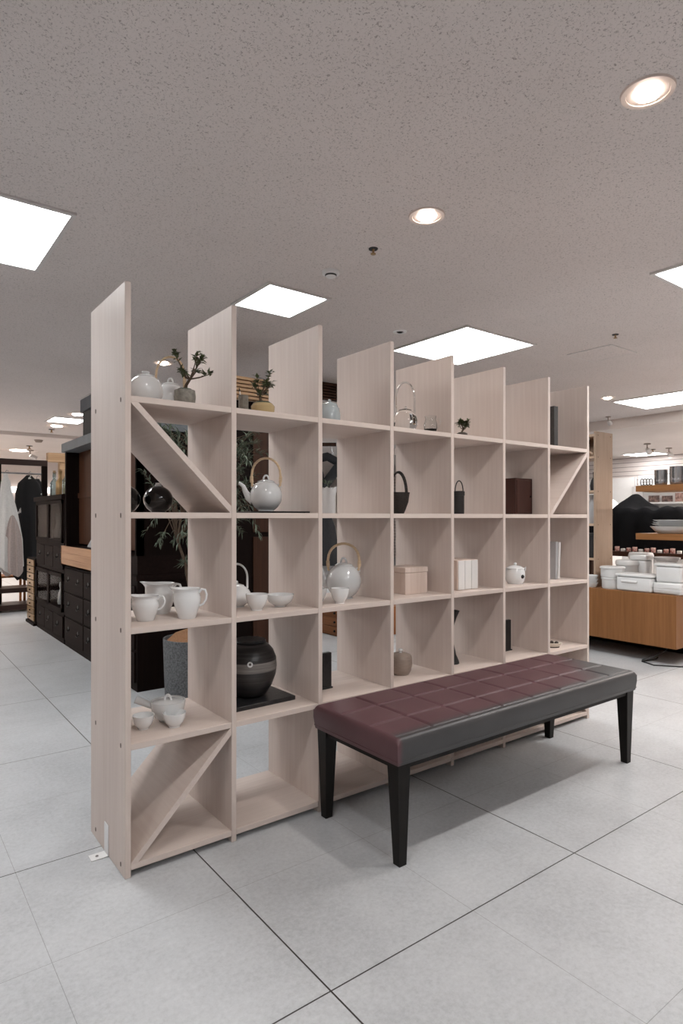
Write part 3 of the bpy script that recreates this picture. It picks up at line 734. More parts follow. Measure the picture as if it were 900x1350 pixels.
# --- third row
pitcher('white jug nearest the left end upright, front left of three', (0.825, 2.315, ZL[2]), VIEW, 0.052, 0.094)
pitcher('wide white jug at the back of the three jugs', (0.935, 2.455, ZL[2]), VIEW, 0.062, 0.122)
pitcher('white jug with high curled handle, front right of three', (0.972, 2.272, ZL[2]), VIEW, 0.054, 0.115)
teapot('white teapot with loop handle behind a cup and a bowl, half hidden by an upright', (1.268, 2.435, ZL[2]), VIEW, 0.063, 0.095, M['white'], spout=False, handle='loop', knob='ball', hh=0.105)
cup('tea_cup', 'deep white cup in front of the loop handled teapot', (1.290, 2.295, ZL[2]), 0.047, 0.068)
cup('bowl', 'shallow flared white bowl right of the deep white cup', (1.425, 2.330, ZL[2]), 0.061, 0.053, foot=0.4, cat='bowl')
teapot('glossy pale grey teapot with cane handle, third row, behind a single cup', (1.815, 2.385, ZL[2]), VIEW, 0.084, 0.165, M['offwhite'], hh=0.13, spout_len=0.88)
cup('tea_cup', 'white cup in front of the third row cane handled teapot', (1.695, 2.255, ZL[2]), 0.043, 0.068)
cup('tea_cup', 'small white cup peeping from behind an upright beside the third row teapot', (1.655, 2.36, ZL[2]), 0.036, 0.06)
t = thing('wooden_box', 'pale square wooden box in the fourth bay, third row', 'box', (2.135, 2.295, ZL[2]))
MB().box(0, 0.155, 0, 0.155, 0, 0.108, 0.0015, 1).build('box_base', M['palebox'], t)
MB().box(-0.002, 0.157, -0.002, 0.157, 0.109, 0.135, 0.0015, 1).build('box_lid', M['palebox'], t)
t = thing('book_box', 'pale slipcase box with white banded spine, fifth bay third row', 'box', (2.475, 2.255, ZL[2]))
MB().box(0, 0.165, 0.004, 0.17, 0, 0.16, 0.0015, 1).build('slipcase', M['palebox'], t)
for k in range(3):
    MB().box(0.006+k*0.052, 0.055+k*0.052, 0, 0.005, 0.003, 0.157, 0.001, 1).build('spine', M['paper'], t)
t = thing('lidded_pot', 'small white lidded pot with a dark spot, sixth bay third row', 'pot', (3.015, 2.30, ZL[2]), VIEW)
r = 0.057
MB().lathe([(0, 0), (r*.75, 0), (r*.95, 0.02), (r, 0.045), (r*.98, 0.07), (r*.9, 0.086), (0, 0.086)], 36).build('pot_body', M['white'], t)
lid = MB().lathe([(0, 0.086), (r*.93, 0.087), (r*.9, 0.093), (r*.5, 0.105), (0, 0.11)], 32).build('pot_lid', M['white'], t)
MB().ball((0, 0, 0.116), 0.009, 0.9).build('lid_knob', M['white'], lid)
MB().ball((0.028, -0.0455, 0.045), 0.012, 1.0).build('dark_spot', M['black'], t)
for sx in (-1, 1): MB().tube([(sx*r*.86, 0, .084), (sx*r*1.08, 0, .098), (sx*r*1.02, 0, .075)], 0.004, 8).build('lug', M['white'], t)
for k, (xx, tilt, lb) in enumerate(((3.425, 0.03, 'pale grey book leaning left of another in the last bay, third row'), (3.452, 0.05, 'whiter book leaning right of another in the last bay, third row'))):
    t = thing('book', lb, 'book', (xx, 2.30, ZL[2]+0.001))
    m_ = Matrix.Rotation(tilt, 4, 'Y')
    MB().box(-0.010, 0.010, 0, 0.17, 0, 0.235-.004*k, 0.0015, 1).xf(m_).build('cover', M['bookgrey'] if k == 0 else M['paper'], t)
    MB().box(-0.008, 0.008, 0.165, 0.1705, 0.003, 0.2355-.004*k).xf(m_).build('page_block', M['paper'], t)
# --- fourth row
t = thing('side_handle_teapot', 'white lidded teapot with straight side handle behind two small cups', 'teapot', (0.930, 2.36, ZL[1]), VIEW)
r, h = 0.067, 0.078
MB().lathe([(0, 0), (r*.5, 0), (r*.53, h*.06), (r*.76, h*.22), (r*.93, h*.55), (r, h*.9), (r*1.01, h), (r*.93, h), (r*.9, h*.9), (0, h*.88)], 40).build('body', M['white'], t)
lid = MB().lathe([(0, h*.885), (r*.87, h*.89), (r*.87, h*.94), (r*.5, h*.99), (0, h*1.01)], 32).build('lid', M['white'], t)
MB().tube(arc(0.0, h*0.99, 0.012, 0.022, PI*1.05, -.05*PI, 12), 0.0045, 8).build('lid_knob', M['white'], lid)
MB().tube([(-r*.82, -.01, h*.72), (-r*1.2, -.02, h*.9), (-r*1.75, -.03, h*1.16)], [0.012, 0.013, 0.016], 12).build('side_handle', M['white'], t)
MB().tube([(r*.35, r*.72, h*.5), (r*.42, r*1.0, h*.7), (r*.44, r*1.2, h*.86)], [0.016, 0.012, 0.009], 12).build('spout', M['white'], t)
cup('tea_cup', 'small white footed cup at left in front of the side handle teapot', (0.818, 2.318, ZL[1]), 0.040, 0.052)
cup('tea_cup', 'small white footed cup at right in front of the side handle teapot', (0.921, 2.272, ZL[1]), 0.043, 0.054)
t = thing('slab_stand', 'flat black stone slab under the big dark jar', 'slab', (1.325, 2.435, ZL[1]), 0.02)
MB().box(-0.15, 0.15, -0.15, 0.14, 0, 0.018, 0.002, 1).build('slab', M['slate'], t)
t = thing('storage_jar', 'big round black stoneware jar with a grey band', 'jar', (1.325, 2.42, ZL[1]+0.018), VIEW)
r, h = 0.118, 0.232
MB().lathe([(0, 0), (r*.5, 0), (r*.62, h*.05), (r*.82, h*.2), (r*.96, h*.4), (r, h*.55), (r*.97, h*.72), (r*.86, h*.86), (r*.7, h*.95), (r*.56, h), (0, h)], 48).build('jar_body', M['jar'], t)
MB().lathe([(0, h), (r*.58, h), (r*.6, h*1.02), (r*.56, h*1.05), (0, h*1.045)], 36).build('jar_lid', M['slate'], t)
MB().tube(arc(0.018, 0.158, 0.009, 0.009, 0, 2*PI, 14, -r*0.985), 0.0035, 8).build('lug_ring', M['white'], t)
t = thing('slate_block', 'upright dark slab standing in the third bay, fourth row', 'slab', (1.70, 2.345, ZL[1]))
MB().box(-0.06, 0.016, 0, 0.026, 0, 0.166, 0.003, 1).box(-0.06, 0.018, -0.006, 0.034, 0, 0.008, 0.001, 1).build('slab', M['slate'], t)
t = thing('lidded_jar', 'taupe lidded stoneware jar in the fourth bay just above the bench', 'jar', (2.148, 2.345, ZL[1]), VIEW)
r, h = 0.060, 0.105
MB().lathe([(0, 0), (r*.7, 0), (r*.9, h*.2), (r, h*.5), (r*.97, h*.78), (0, h*.78)], 36).build('jar_body', M['taupe'], t)
lid = MB().lathe([(0, h*.79), (r*.97, h*.79), (r*.9, h*.92), (r*.6, h), (0, h*1.03)], 32).build('jar_lid', M['taupe'], t)
kb = MB().lathe([(0, h), (0.009, h), (0.006, h+.008), (0.012, h+.016), (0.01, h+.022), (0, h+.024)], 18).build('lid_knob', M['white'], lid); kb['label'] = 'white knob'
t = thing('candle_stand', 'black waisted stand with flared top mostly hidden behind an upright', 'stand', (2.525, 2.355, ZL[1]))
MB().lathe([(0, 0), (0.048, 0), (0.046, 0.012), (0.03, 0.05), (0.018, 0.11), (0.014, 0.16), (0.018, 0.2), (0.034, 0.25), (0.05, 0.285), (0.046, 0.286), (0, 0.24)], 32).build('stand_body', M['blackmat'], t)
t = thing('slate_block', 'thin upright black board beside the fifth bay divider, fourth row', 'slab', (3.02, 2.365, ZL[1]))
MB().box(-0.06, 0.042, 0, 0.02, 0, 0.182, 0.002, 1).box(-0.06, 0.045, -.006, .028, 0, 0.006).build('board', M['blackmat'], t)
t = thing('dish', 'oval cream dish holding dark knots in the last bay, fourth row', 'dish', (3.335, 2.265, ZL[1]), VIEW)
MB().lathe([(0, 0), (0.036, 0), (0.04, 0.008), (0.05, 0.022), (0.056, 0.028), (0.052, 0.029), (0.038, 0.014), (0, 0.012)], 36, sx=1.0, sy=0.7).build('dish_body', M['cream'], t)
MB().lathe([(0, 0.0), (0.041, 0.0), (0.041, 0.006), (0, 0.006)], 36, sx=0.98, sy=0.68).build('dish_foot', M['umber'], t)
for k, (px, py) in enumerate(((-0.022, 0.0), (0.004, 0.012), (0.012, -0.012))):
    o = tag(MB().ball((0, 0, 0.013), 0.013, 0.9, 10).build('dark_knot', M['umber'], None, (3.335+px*.798, 2.265+py-px*.603, ZL[1]+0.013)), 'dark brown knot resting in the oval cream dish', 'ornament', 'dark knots in the cream dish')

# ------------------------------------------------------------------ potted tree behind the shelf
t = thing('potted_tree', 'tall olive tree in a grey felt planter behind the first two shelf bays', 'potted tree', (1.80, 4.12, 0))
MB().lathe(shell([(0.175, 0), (0.185, 0.02), (0.192, 0.2), (0.198, 0.42)], 0.012), 40).build('planter', M['felt'], t)
MB().lathe([(0, 0.3), (0.18, 0.3), (0.178, 0.40), (0.12, 0.45), (0.05, 0.475), (0, 0.48)], 28).build('coir_mulch', M['coir'], t)
tr, lf = MB(), MB(); rnd = random.Random(11)
trunkp = [(0, 0, .45), (-.01, 0, .7), (-.05, .01, .95), (-.10, .02, 1.1), (-.08, .0, 1.28), (0, .0, 1.45), (0.1, .0, 1.65), (0.16, 0, 1.85)]
tr.tube(trunkp, [.013, .012, .011, .01, .009, .008, .007, .005], 8)
tr.tube([(0.02, 0, .45), (0.12, .02, .85), (0.22, .0, 1.2), (0.3, .0, 1.6)], [.012, .01, .009, .006], 8)
anch = [Vector(p) for p in trunkp[3:]] + [Vector((.22, 0, 1.2)), Vector((.3, 0, 1.6)), Vector((.28,0,1.4))]
for b in range(140):
    s_ = rnd.choice(anch)
    c_ = Vector((0.10, 0, 1.5)); a = rnd.uniform(0, 2*PI)
    tip = Vector((0.12 + 0.42*rnd.uniform(-1, 1), 0.24*rnd.uniform(-1, 1), rnd.uniform(1.02, 1.98)))
    if tip.z < 1.3 and rnd.random() < 0.45: tip.z += 0.5
    mid = s_.lerp(tip, .5) + Vector((0, 0, .05))
    tr.tube([s_, mid, tip], [.004, .003, .0015], 5)
    for k in range(26):
        q = rnd.uniform(.3, 1.05); p = mid.lerp(tip, q)
        d = (tip-mid).normalized() + Vector((rnd.uniform(-1, 1), rnd.uniform(-1, 1), rnd.uniform(-.9, .9)))
        lf.leaf(p, d, rnd.uniform(.04, .075), rnd.uniform(.004, .0065))
for b in range(5):   # a low sprig on the thin stem
    p0 = Vector((-.045, .01, .93))
    for k in range(9): lf.leaf(p0, (rnd.uniform(-1, 1), rnd.uniform(-.6, .6), rnd.uniform(-.2, .9)), rnd.uniform(.04, .09), .004)
tr.build('trunk', M['bark'], t); lf.build('foliage', M['leafgrey'], t)

# ------------------------------------------------------------------ dark cabinets on the left
def drawer_pull(parent, x, y, z, s=0.03):
    MB().lathe([(0, 0), (s*.8, 0), (s*.7, .004), (0, .005)], 16).xf(Matrix.Rotation(-PI/2, 4, 'Y')).build('drawer_plate', M['iron'], parent, (x, y, z))
    MB().tube([(0, -s*.9, 0), (-.014, -s*.7, -s*.6), (-.016, 0, -s*.95), (-.014, s*.7, -s*.6), (0, s*.9, 0)], s*.14, 6).build('drawer_pull', M['iron'], parent, (x, y, z))
# tall step chest: front faces -X at x=1.52
ch = thing('step_chest', 'tall dark wooden chest with grey top rail and an open light drawer', 'chest', (1.53, 4.46, 0))
LY = 2.09
MB().box(0.0, 0.68, 0, LY, 0, 0.80).build('lower_case', M['dark_z'], ch)
up = MB().box(0.0, 0.05, 0, 0.05, 0.98, 1.90).box(0.63, 0.68, 0, LY, 0.98, 1.90).box(0, 0.68, LY-.04, LY, 0.98, 1.90).box(0.0, 0.66, 0.0, 0.03, 0.98, 1.90).box(0, .05, LY*.5-.03, LY*.5+.03, .98, 1.9)
up.build('upper_case', M['dark_z'], ch)
MB().box(0.12, 0.15, 0.04, LY-.05, 1.0, 1.90).box(.105, .12, .7, .75, 1., 1.9).box(.105, .12, 1.45, 1.5, 1., 1.9).box(.105,.12,.05,LY-.06,1.45,1.5).build('back_panel', wood('warm_brown_cabinet_lining', (60,36,24), (82,52,35), 2, rough=0.5, fine=45, spec=0.15), ch)
MB().box(-0.01, 0.70, -0.01, LY+.01, 0.80, 0.84).box(-0.0, 0.68, 0, LY, 0.84, 0.98).build('middle_ledge', M['dark_y'], ch)
tp = MB().box(-0.03, 0.71, -0.02, LY+.02, 1.90, 1.985, 0.004, 1).build('top_rail', mat('slate_grey_stained_top', (98,102,106), 0.5, var=0.1), ch); tp['label'] = 'slate grey top rail'
for k in range(3):
    for j in range(3):
        y0_ = 0.03 + j*0.68; z0_ = 0.06 + k*0.24
        d_ = MB().box(-0.014, 0.0, y0_, y0_+0.66, z0_, z0_+0.225, 0.003, 1).build('drawer', M['dark_y'], ch)
        for dy in (0.16, 0.5): drawer_pull(d_, -0.014, y0_+dy, z0_+0.13)
dr = MB().box(-0.045, -0.03, .62, 2.07, 0.795, 0.985).box(-0.045, 0.0, .62, .64, 0.795, 0.985).box(-0.045, 0, 2.05, 2.07, 0.795, 0.985).box(-0.045, 0, .62, 2.07, 0.795, 0.81).box(-0.049, -0.04, .62, 2.07, 0.855, 0.860).box(-0.049, -0.04, .62, 2.07, 0.915, 0.920).build('open_drawer', M['kiri_y'], ch)
dr['label'] = 'light unstained open drawer'
t = thing('lidded_box', 'dark grey lidded box on top of the tall chest, beside the left upright', 'box', (1.78, 6.08, 1.985))
MB().box(-0.16, 0.17, -0.16, 0.17, 0, 0.28, 0.004, 1).build('box_base', M['bookdark'], t)
MB().box(-0.18, 0.19, -0.18, 0.19, 0.28, 0.40, 0.004, 1).build('box_lid', mat('blue_grey_box_lid', (84,86,90), 0.7, var=0.1), t)
for k in range(2):
    t = thing('magazine', ['pale magazine leaning on the chest ledge, nearer the shelf', 'pale magazine leaning on the chest ledge, farther from the shelf'][k], 'magazine', (1.62, 5.86+0.16*k, 0.981))
    MB().box(-0.006, 0.006, -0.07, 0.07, 0, 0.2).xf(Matrix.Rotation(0.0, 4, 'Z') @ Matrix.Rotation(0.5, 4, 'Y')).build('magazine_cover', M['paper'] if k == 0 else M['bookgrey'], t)
# glazed cabinet
gc = thing('glazed_cabinet', 'low dark cabinet with glass doors left of the tall chest', 'cabinet', (1.53, 6.57, 0))
GL = 1.29
MB().box(0.36, 0.40, 0, GL, 0, 1.44).box(0, .4, 0, .03, 0, 1.44).box(0, .4, GL-.03, GL, 0, 1.44).box(0, .4, 0, GL, 0, .05).box(0, .4, 0, GL, .28, .31).box(0, .4, 0, GL, .70, .73).box(0, .4, 0, GL, .97, 1.0).box(0, .02, 0, GL, .73, .97).box(0,.02,0,GL,.05,.28).build('case', M['dark_y'], gc)
MB().box(-0.03, 0.42, -0.0, GL+.03, 1.44, 1.49, 0.004, 1).build('cabinet_top', M['dark_y'], gc)
for (z0_, z1_) in ((0.315, 0.695), (1.005, 1.435)):
    for j in range(2):
        y0_ = 0.035 + j*0.61; y1_ = y0_ + 0.61
        f_ = MB().box(-.02, 0, y0_, y0_+.04, z0_, z1_).box(-.02, 0, y1_-.04, y1_, z0_, z1_).box(-.02, 0, y0_, y1_, z0_, z0_+.035).box(-.02, 0, y0_, y1_, z1_-.035, z1_).build('door', M['dark_y'], gc)
        MB().box(-.012, -.008, y0_+.04, y1_-.04, z0_+.035, z1_-.035).build('door_pane', M['pane'], f_)
for (z0_, z1_, n_) in ((0.06, 0.27, 3), (0.74, 0.96, 3)):
    for j in range(n_):
        y0_ = 0.04 + j*0.405
        d_ = MB().box(-.012, 0, y0_, y0_+.395, z0_, z1_, .003, 1).build('drawer', M['dark_y'], gc)
        drawer_pull(d_, -.012, y0_+.2, (z0_+z1_)/2+.02)
t = thing('figurine', 'small white ceramic figure behind the lower cabinet glass', 'figurine', (1.68, 7.3, 0.311))
MB().lathe([(0, 0), (.05, 0), (.055, .03), (.045, .12), (.03, .16), (.028, .17), (.036, .2), (.03, .24), (0, .26)], 20).build('figure', M['white'], t)
for k in range(3):
    t = thing('glass_vase', ['clear vase behind the upper cabinet glass, left', 'clear vase behind the upper cabinet glass, middle', 'clear vase behind the upper cabinet glass, right'][k], 'vase', (1.70, 7.55-.35*k, 1.001))
    MB().lathe(shell([(.05, 0), (.06, .03), (.07, .1), (.03, .2), (.045, .3-.03*k)], .004), 20).build('vase_body', M['tint'], t)
for k in range(4):
    lb = ['tall glass bottle on the glazed cabinet, leftmost', 'glass bottle on the glazed cabinet, second from left', 'glass bottle on the glazed cabinet, third from left', 'glass bottle on the glazed cabinet, rightmost by the chest']
    t = thing('glass_bottle', lb[k], 'bottle', (1.66, 7.6-.28*k, 1.49))
    MB().lathe(shell([(.04, 0), (.045, .02), (.045, .16), (.018, .2), (.018, .27), (.022, .28)], .003), 20).build('bottle_body', M['brass'] if k % 2 else M['tint'], t)
    MB().lathe([(0, .265), (.015, .265), (.016, .3), (0, .3)], 14).build('cork', M['slat_x'], t)
# narrow drawer tower
nt = thing('drawer_tower', 'slim tower of nine small tan drawers left of the glazed cabinet', 'drawers', (1.52, 7.90, 0))
MB().box(0, .3, 0, .44, 0, .78).box(-.02, .3, -.01, .45, 0, .03).build('tower_case', M['dark_z'], nt)
for k in range(9):
    d_ = MB().box(-.012, 0, .03, .41, .05+k*.08, .12+k*.08, .002, 1).build('drawer', M['brass'], nt)
    MB().ball((-.018, .22, .085+k*.08), .009, 1, 10).build('knob', M['iron'], d_)

# second dark unit with slatted crown
al = thing('slat_crown_cupboard', 'tall dark reddish cupboard with slatted wooden crown behind the second bay', 'cupboard', (2.28, 4.48, 0))
MB().box(0, .52, 0, .8, 0, 2.2).build('case', M['dark_z'], al)
MB().box(.20, .50, -.012, 0, .1, 1.1).box(.20, .50, -.012, 0, 1.14, 2.1).build('door', M['brown_z'], al)
sl = MB()
for k in range(6): sl.box(-.06, .56, -.07+.0*k, -.04, 2.205+.03*k, 2.225+.03*k).box(-.06, -.03, -.07, .8, 2.205+.03*k, 2.225+.03*k)
sl.box(-.03, .52, -.04, -.01, 2.2, 2.385).box(-.03, 0., -.04, .8, 2.2, 2.385)
sl.build('slat_crown', M['slat_x'], al)
# ceiling hung slat canopy
cp = thing('slat_canopy', 'dark slatted wooden canopy just under the ceiling, seen above the pale blue jar', 'canopy', (3.65, 5.35, 0))
k_ = MB()
for k in range(6): k_.box(0, .9, -.03+k*.0, 0, 2.50+k*.03, 2.517+k*.03)
for k in range(6): k_.box(0, .03, 0, .6, 2.50+k*.03, 2.517+k*.03)
k_.box(0.03, .9, 0, .02, 2.5, 2.69).box(.0,.03,0,.02,2.5,2.7)
k_.build('canopy_slats', M['brown_z'], cp)

# orange chest with garment stand behind the third bay
oc = thing('low_chest', 'low orange brown chest on the floor seen through the third bay', 'chest', (3.93, 5.0, 0))
MB().box(0, .8, 0, 1.2, 0, .30).build('case', M['red_wood_y'], oc)
for k in range(3):
    d_ = MB().box(-.012, 0, .02, 1.18, .012+k*.095, .1+k*.095, .002, 1).build('drawer', M['red_wood_y'], oc)
    for yy in (.3, .9): MB().ball((-.02, yy, .055+k*.095), .012, 1, 10).build('knob', M['iron'], d_)
gs = thing('garment_stand', 'dark T shaped garment stand holding the charcoal coat', 'stand', (3.956, 5.898, 0.30), VIEW)
MB().lathe([(0, 0), (.16, 0), (.16, .015), (.02, .02), (.012, .03), (.012, 1.77), (0, 1.77)], 20).build('stand_post', M['iron'], gs)
MB().box(-.25, .34, -.02, .02, 1.77, 1.81, .004, 1).build('cross_bar', M['brown_z'], gs)
MB().tube([(0.29, 0, 1.77), (0.29, 0, 1.72), (0.31, 0, 1.695), (0.29, 0, 1.675), (0.275, 0, 1.69)], .004).build('hook', M['metal'], gs)
gt = thing('coat', 'charcoal coat with one sharply bent sleeve on the T stand', 'coat', (3.956, 5.898, 0.30), VIEW)
bd = MB().lathe([(.015, 1.64), (.16, 1.58), (.2, 1.45), (.235, 1.1), (.33, .85), (.385, .45), (.40, .42), (.37, .43), (.3, .8), (.2, 1.1), (.17, 1.45), (.13, 1.55), (.015, 1.6)], 40, sy=.5, fn=lambda p, a, r, z: Vector((p.x, p.y*(1+.12*math.sin(7*a)), p.z)))
bd.build('coat_body', M['dress'], gt)
MB().tube([(.08, 0, 1.62), (.24, -.02, 1.65), (.35, -.03, 1.59), (.375, -.03, 1.56), (.355, -.04, 1.52), (.26, -.05, 1.39), (.19, -.06, 1.28)], [.05, .05, .047, .05, .055, .055, .05], 14).build('sleeve', M['dress'], gt)
MB().tube([(-.10, 0, 1.62), (-.2, 0, 1.55), (-.25, 0, 1.3), (-.27, 0, 1.05)], [.05, .065, .06, .055], 14).build('sleeve', M['dress'], gt)

# ------------------------------------------------------------------ garment frame far left
gf = thing('garment_rack', 'dark wooden garment frame with bench base at the far left', 'garment rack', (1.0, 9.40, 0))
MB().box(-.3, .96, -.03, .03, 1.97, 2.05).build('top_rail', M['dark_x'], gf)
for xx in (.36, .93): MB().box(xx-.04, xx+.03, -.03, .03, 0, 1.97).build('post', M['dark_z'], gf)
MB().box(-.3, .96, -.2, .2, .03, .10).box(-.3, .96, -.2, .2, .26, .32).build('base_shelf', M['dark_x'], gf)
MB().tube([(-.3, 0, 1.86), (.9, 0, 1.86)], .012).build('hanging_rail', M['metal'], gf)
t = thing('wooden_chair', 'light brown ladder back chair behind the hanging white coat', 'chair', (1.58, 9.86, 0))
for sx in (-.15, .15):
    for sy, hh_ in ((-.15, .42), (.15, .8)): MB().box(sx-.015, sx+.015, sy-.015, sy+.015, 0, hh_).build('leg', M['red_wood_y'], t)
MB().box(-.18, .18, -.18, .18, .42, .45, .004, 1).build('seat', M['red_wood_y'], t)
for z_ in (.55, .66, .77): MB().box(-.15, .15, .14, .16, z_, z_+.04).build('back_slat', M['red_wood_y'], t)
def garment(label, x, y, ztop, zbot, w0, w1, m, d=0.07, seed=1):
    t = thing('hanging_garment', label, 'garment', (x, y, zbot), -0.5)
    Lh = ztop-zbot
    def fold(p, a, r, z):
        k = 1-z/Lh
        return Vector((p.x*(1+.05*k*math.sin(5*a+seed)), p.y*(1+.35*k*math.sin(9*a+seed*2)), p.z + .05*k*math.sin(3*a+seed)))
    pr = [(w1*.9, 0.0), (w1, 0.02), (w1*.95, Lh*.3), (w0+(w1-w0)*.5, Lh*.6), (w0*1.0, Lh*.82), (w0*.8, Lh*.92), (w0*.4, Lh*.97), (.03, Lh)]
    MB().lathe([(0, .02)] + pr + [(0, Lh)], 48, sy=d/w1, fn=fold).build('cloth', m, t)
    MB().tube([(0, 0, Lh-.01), (0, 0, Lh+.03), (.02, 0, Lh+.05), (.03, 0, Lh+.03)], .004).build('hook', M['metal'], t)
    return t
t = garment('long white linen coat hanging on the garment frame', 1.40, 9.10, 1.83, 0.56, .07, .21, M['coat_white'], .09, 1)
MB().lathe([(0, 0), (.12, 0), (.118, .25), (.10, .48), (.055, .66), (0.02, .74), (0, .75)], 40, sy=.5, fn=lambda p, a, r, z: Vector((p.x*(1+.08*math.sin(4*a+z*3)), p.y*(1+.3*math.sin(7*a)), p.z+.05*math.sin(2*a)*(1-z/.75)))).build('grey_layer', M['coat_grey'], t, (0.10, -.05, -.02))
garment('long black dress with pale flower print hanging beside the white coat', 1.70, 9.24, 1.83, 0.46, .17, .2, M['dress_print'], .08, 3)
garment('black jacket hanging at the right end of the garment frame', 1.86, 9.55, 1.80, 0.98, .11, .13, M['dress_black'], .08, 4)
# wooden post and beam far left
wp = thing('timber_post', 'light timber T post behind the glazed cabinet', 'post', (2.42, 10.55, 0))
MB().box(-.05, .05, -.05, .05, 0, 2.13).build('post', M['slat_x'], wp)
MB().box(-.22, .3, -.07, .07, 2.13, 2.27).build('beam', M['slat_x'], wp)
lw = tag(MB().box(2.6, 4.4, 16.70, 16.795, 1.86, 2.0).build('strip_light', M['bright']), 'long bright strip light on the far back wall at left', 'strip light')
for k in range(5):
    tag(MB().box(0, .32, 0, .3, 0, .9+.25*(k % 2), .01, 1).build('display_plinth', M['wallp'] if k % 2 else M['slat_x'], None, (3.0+.5*k, 14.3+.2*k, 0)),
        ['tan plinth far behind the glazed cabinet', 'white plinth far behind the glazed cabinet', 'tan plinth at the back wall, middle', 'white plinth at the back wall, right', 'last tan plinth at the back wall'][k], 'plinth')

# ------------------------------------------------------------------ right side: second shelf, counter, shelves
s2 = thing('side_shelf', 'second pale plywood shelf standing on the oak counter, seen end on past the right end', 'shelf', (5.53, 3.285, 0.60))
Z2 = [1.46, 1.25, 0.92, 0.60, 0.27]
MB().box(0, .30, 0, .022, 0, 1.485, .0015, 1).build('end_panel', M['tan_z'], s2)
MB().box(0, .30, 1.5, 1.522, 0, 1.485, .0015, 1).build('end_panel', M['tan_z'], s2)
MB().box(.288, .30, .022, .5, 1.25, 1.46).build('back_panel', M['tan_y'], s2)
for z_ in Z2:
    MB().box(0, .30, .022, 1.5, z_-.022, z_).build('shelf_board', M['tan_y'], s2)
    for xx in (.04, .26):
        MB().lathe([(0, 0), (.005, 0), (.005, .0015), (0, .0015)], 10).xf(Matrix.Rotation(PI/2, 4, 'X')).build('dowel_plug', M['dot'], s2, (xx, 0.0, z_-.011))
MB().prism([(.03, 1.26), (.03, 1.28), (.30, 1.435), (.32, 1.435)], 0, 0.0, .28).build('diagonal_brace', M['tan_y'], s2)
t = thing('grey_jug', 'grey rounded jug on the side shelf in the narrow gap', 'jug', (5.66, 3.38, 1.20))
MB().lathe([(0, 0), (.05, 0), (.065, .06), (.06, .16), (.04, .24), (.045, .28), (0, .28)], 24).build('jug_body', M['bookgrey'], t)
MB().tube([(.04, 0, .25), (.09, 0, .22), (.09, 0, .12), (.06, 0, .08)], .008).build('jug_handle', M['bookgrey'], t)
t = thing('black_box', 'black box on the side shelf below the grey jug', 'box', (5.67, 3.44, .87))
MB().box(-.12, .1, -.12, .12, 0, .2, .004, 1).build('box_base', M['blackmat'], t); MB().box(-.125, .105, -.125, .125, .2, .235, .004, 1).build('box_lid', M['blackmat'], t)
t = thing('bottle_vase', 'dark bottle on the side shelf above the grey jug', 'vase', (5.63, 3.36, 1.52))
MB().lathe([(0, 0), (.035, 0), (.04, .05), (.03, .1), (.012, .13), (.012, .17), (.016, .18), (0, .18)], 20).build('vase_body', M['blackmat'], t)

ct = thing('display_counter', 'long honey oak counter block on a low recessed plinth at right', 'counter', (5.38, 2.47, 0))
MB().box(0, 0.85, 0, 2.45, .15, .60, .002, 1).build('counter_block', M['oak_z'], ct)
MB().box(.60, .82, .12, 2.3, 0, .15).build('plinth', M['dark_z'], ct)
c_ = MB()
c_.tube([(5.62, 2.35, .006), (5.45, 2.42, .006), (5.30, 2.62, .006), (5.36, 2.75, .006), (5.55, 2.72, .006), (5.62, 2.74, .006)], .006, 6)
c_.tube([(5.36, 2.75, .018), (5.43, 2.68, .05), (5.5, 2.62, .1), (5.6, 2.62, .15)], .006, 6)
tag(c_.build('power_cord', M['blackmat']), 'black power cord lying on the floor under the oak counter', 'cord')
rk = thing('gondola_shelf', 'pair of thick honey oak wall shelves above the counter at the right edge', 'shelf', (5.70, 2.985, 0))
MB().box(0, .40, -.95, 0, 1.50, 1.555, .002, 1).build('shelf_board', M['oak_y'], rk)
MB().box(0, .40, -.95, 0, 1.055, 1.112, .002, 1).build('shelf_board', M['oak_y'], rk)
MB().box(0.0, .55, -.99, -.951, 0, 1.8, .002, 1).build('support_panel', M['oak_z'], rk)
# enamel containers
def rbox(name, label, loc, w_, d_, h, lid=True, slot=False, group=None, rz=0.0, ribs=0):
    t = thing(name, label, 'container', loc, rz, group)
    b = MB().box(-w_/2, w_/2, -d_/2, d_/2, 0, h*(0.84 if lid else 1), min(.02, h*.2), 3)
    for k in range(ribs): b.box(-w_/2-.004, w_/2+.004, -d_/2-.004, d_/2+.004, h*(.3+.25*k), h*(.34+.25*k), .002, 1)
    b.build('container_body', M['enamel'], t)
    if lid: MB().box(-w_/2-.008, w_/2+.008, -d_/2-.008, d_/2+.008, h*.84, h, min(.012, h*.07), 2).build('container_lid', M['enamel'], t)
    if slot: MB().box(-w_/2-.012, -w_/2, -d_*.28+.05, d_*.18+.05, h*.52, h*.64, .003, 2).build('label_holder', M['paint'], t)
    return t
def rcan(name, label, loc, r, h, sy=1.0, group=None, lid=True):
    t = thing(name, label, 'container', loc, 0, group)
    MB().lathe([(0, 0), (r*.93, 0), (r*.97, h*.08), (r*.98, h*(.8 if lid else .96)), (r*1.02, h*(.82 if lid else 1)), (0, h*(.82 if lid else .97))], 36, sx=1, sy=sy).build('container_body', M['enamel'], t)
    if lid: MB().lathe([(0, h*.82), (r*1.05, h*.82), (r*1.06, h*.92), (r*.98, h), (0, h*1.0)], 36, sx=1, sy=sy).build('container_lid', M['enamel'], t)
    return t
CT = .60
rbox('enamel_box', 'white lidded rectangular container with a label holder, front of the counter', (5.50, 2.85, CT), .20, .32, .155, slot=True)
rcan('enamel_tin', 'low oval white container, lower of two, left of the label holder box', (5.51, 3.105, CT), .095, .105, 1.0)
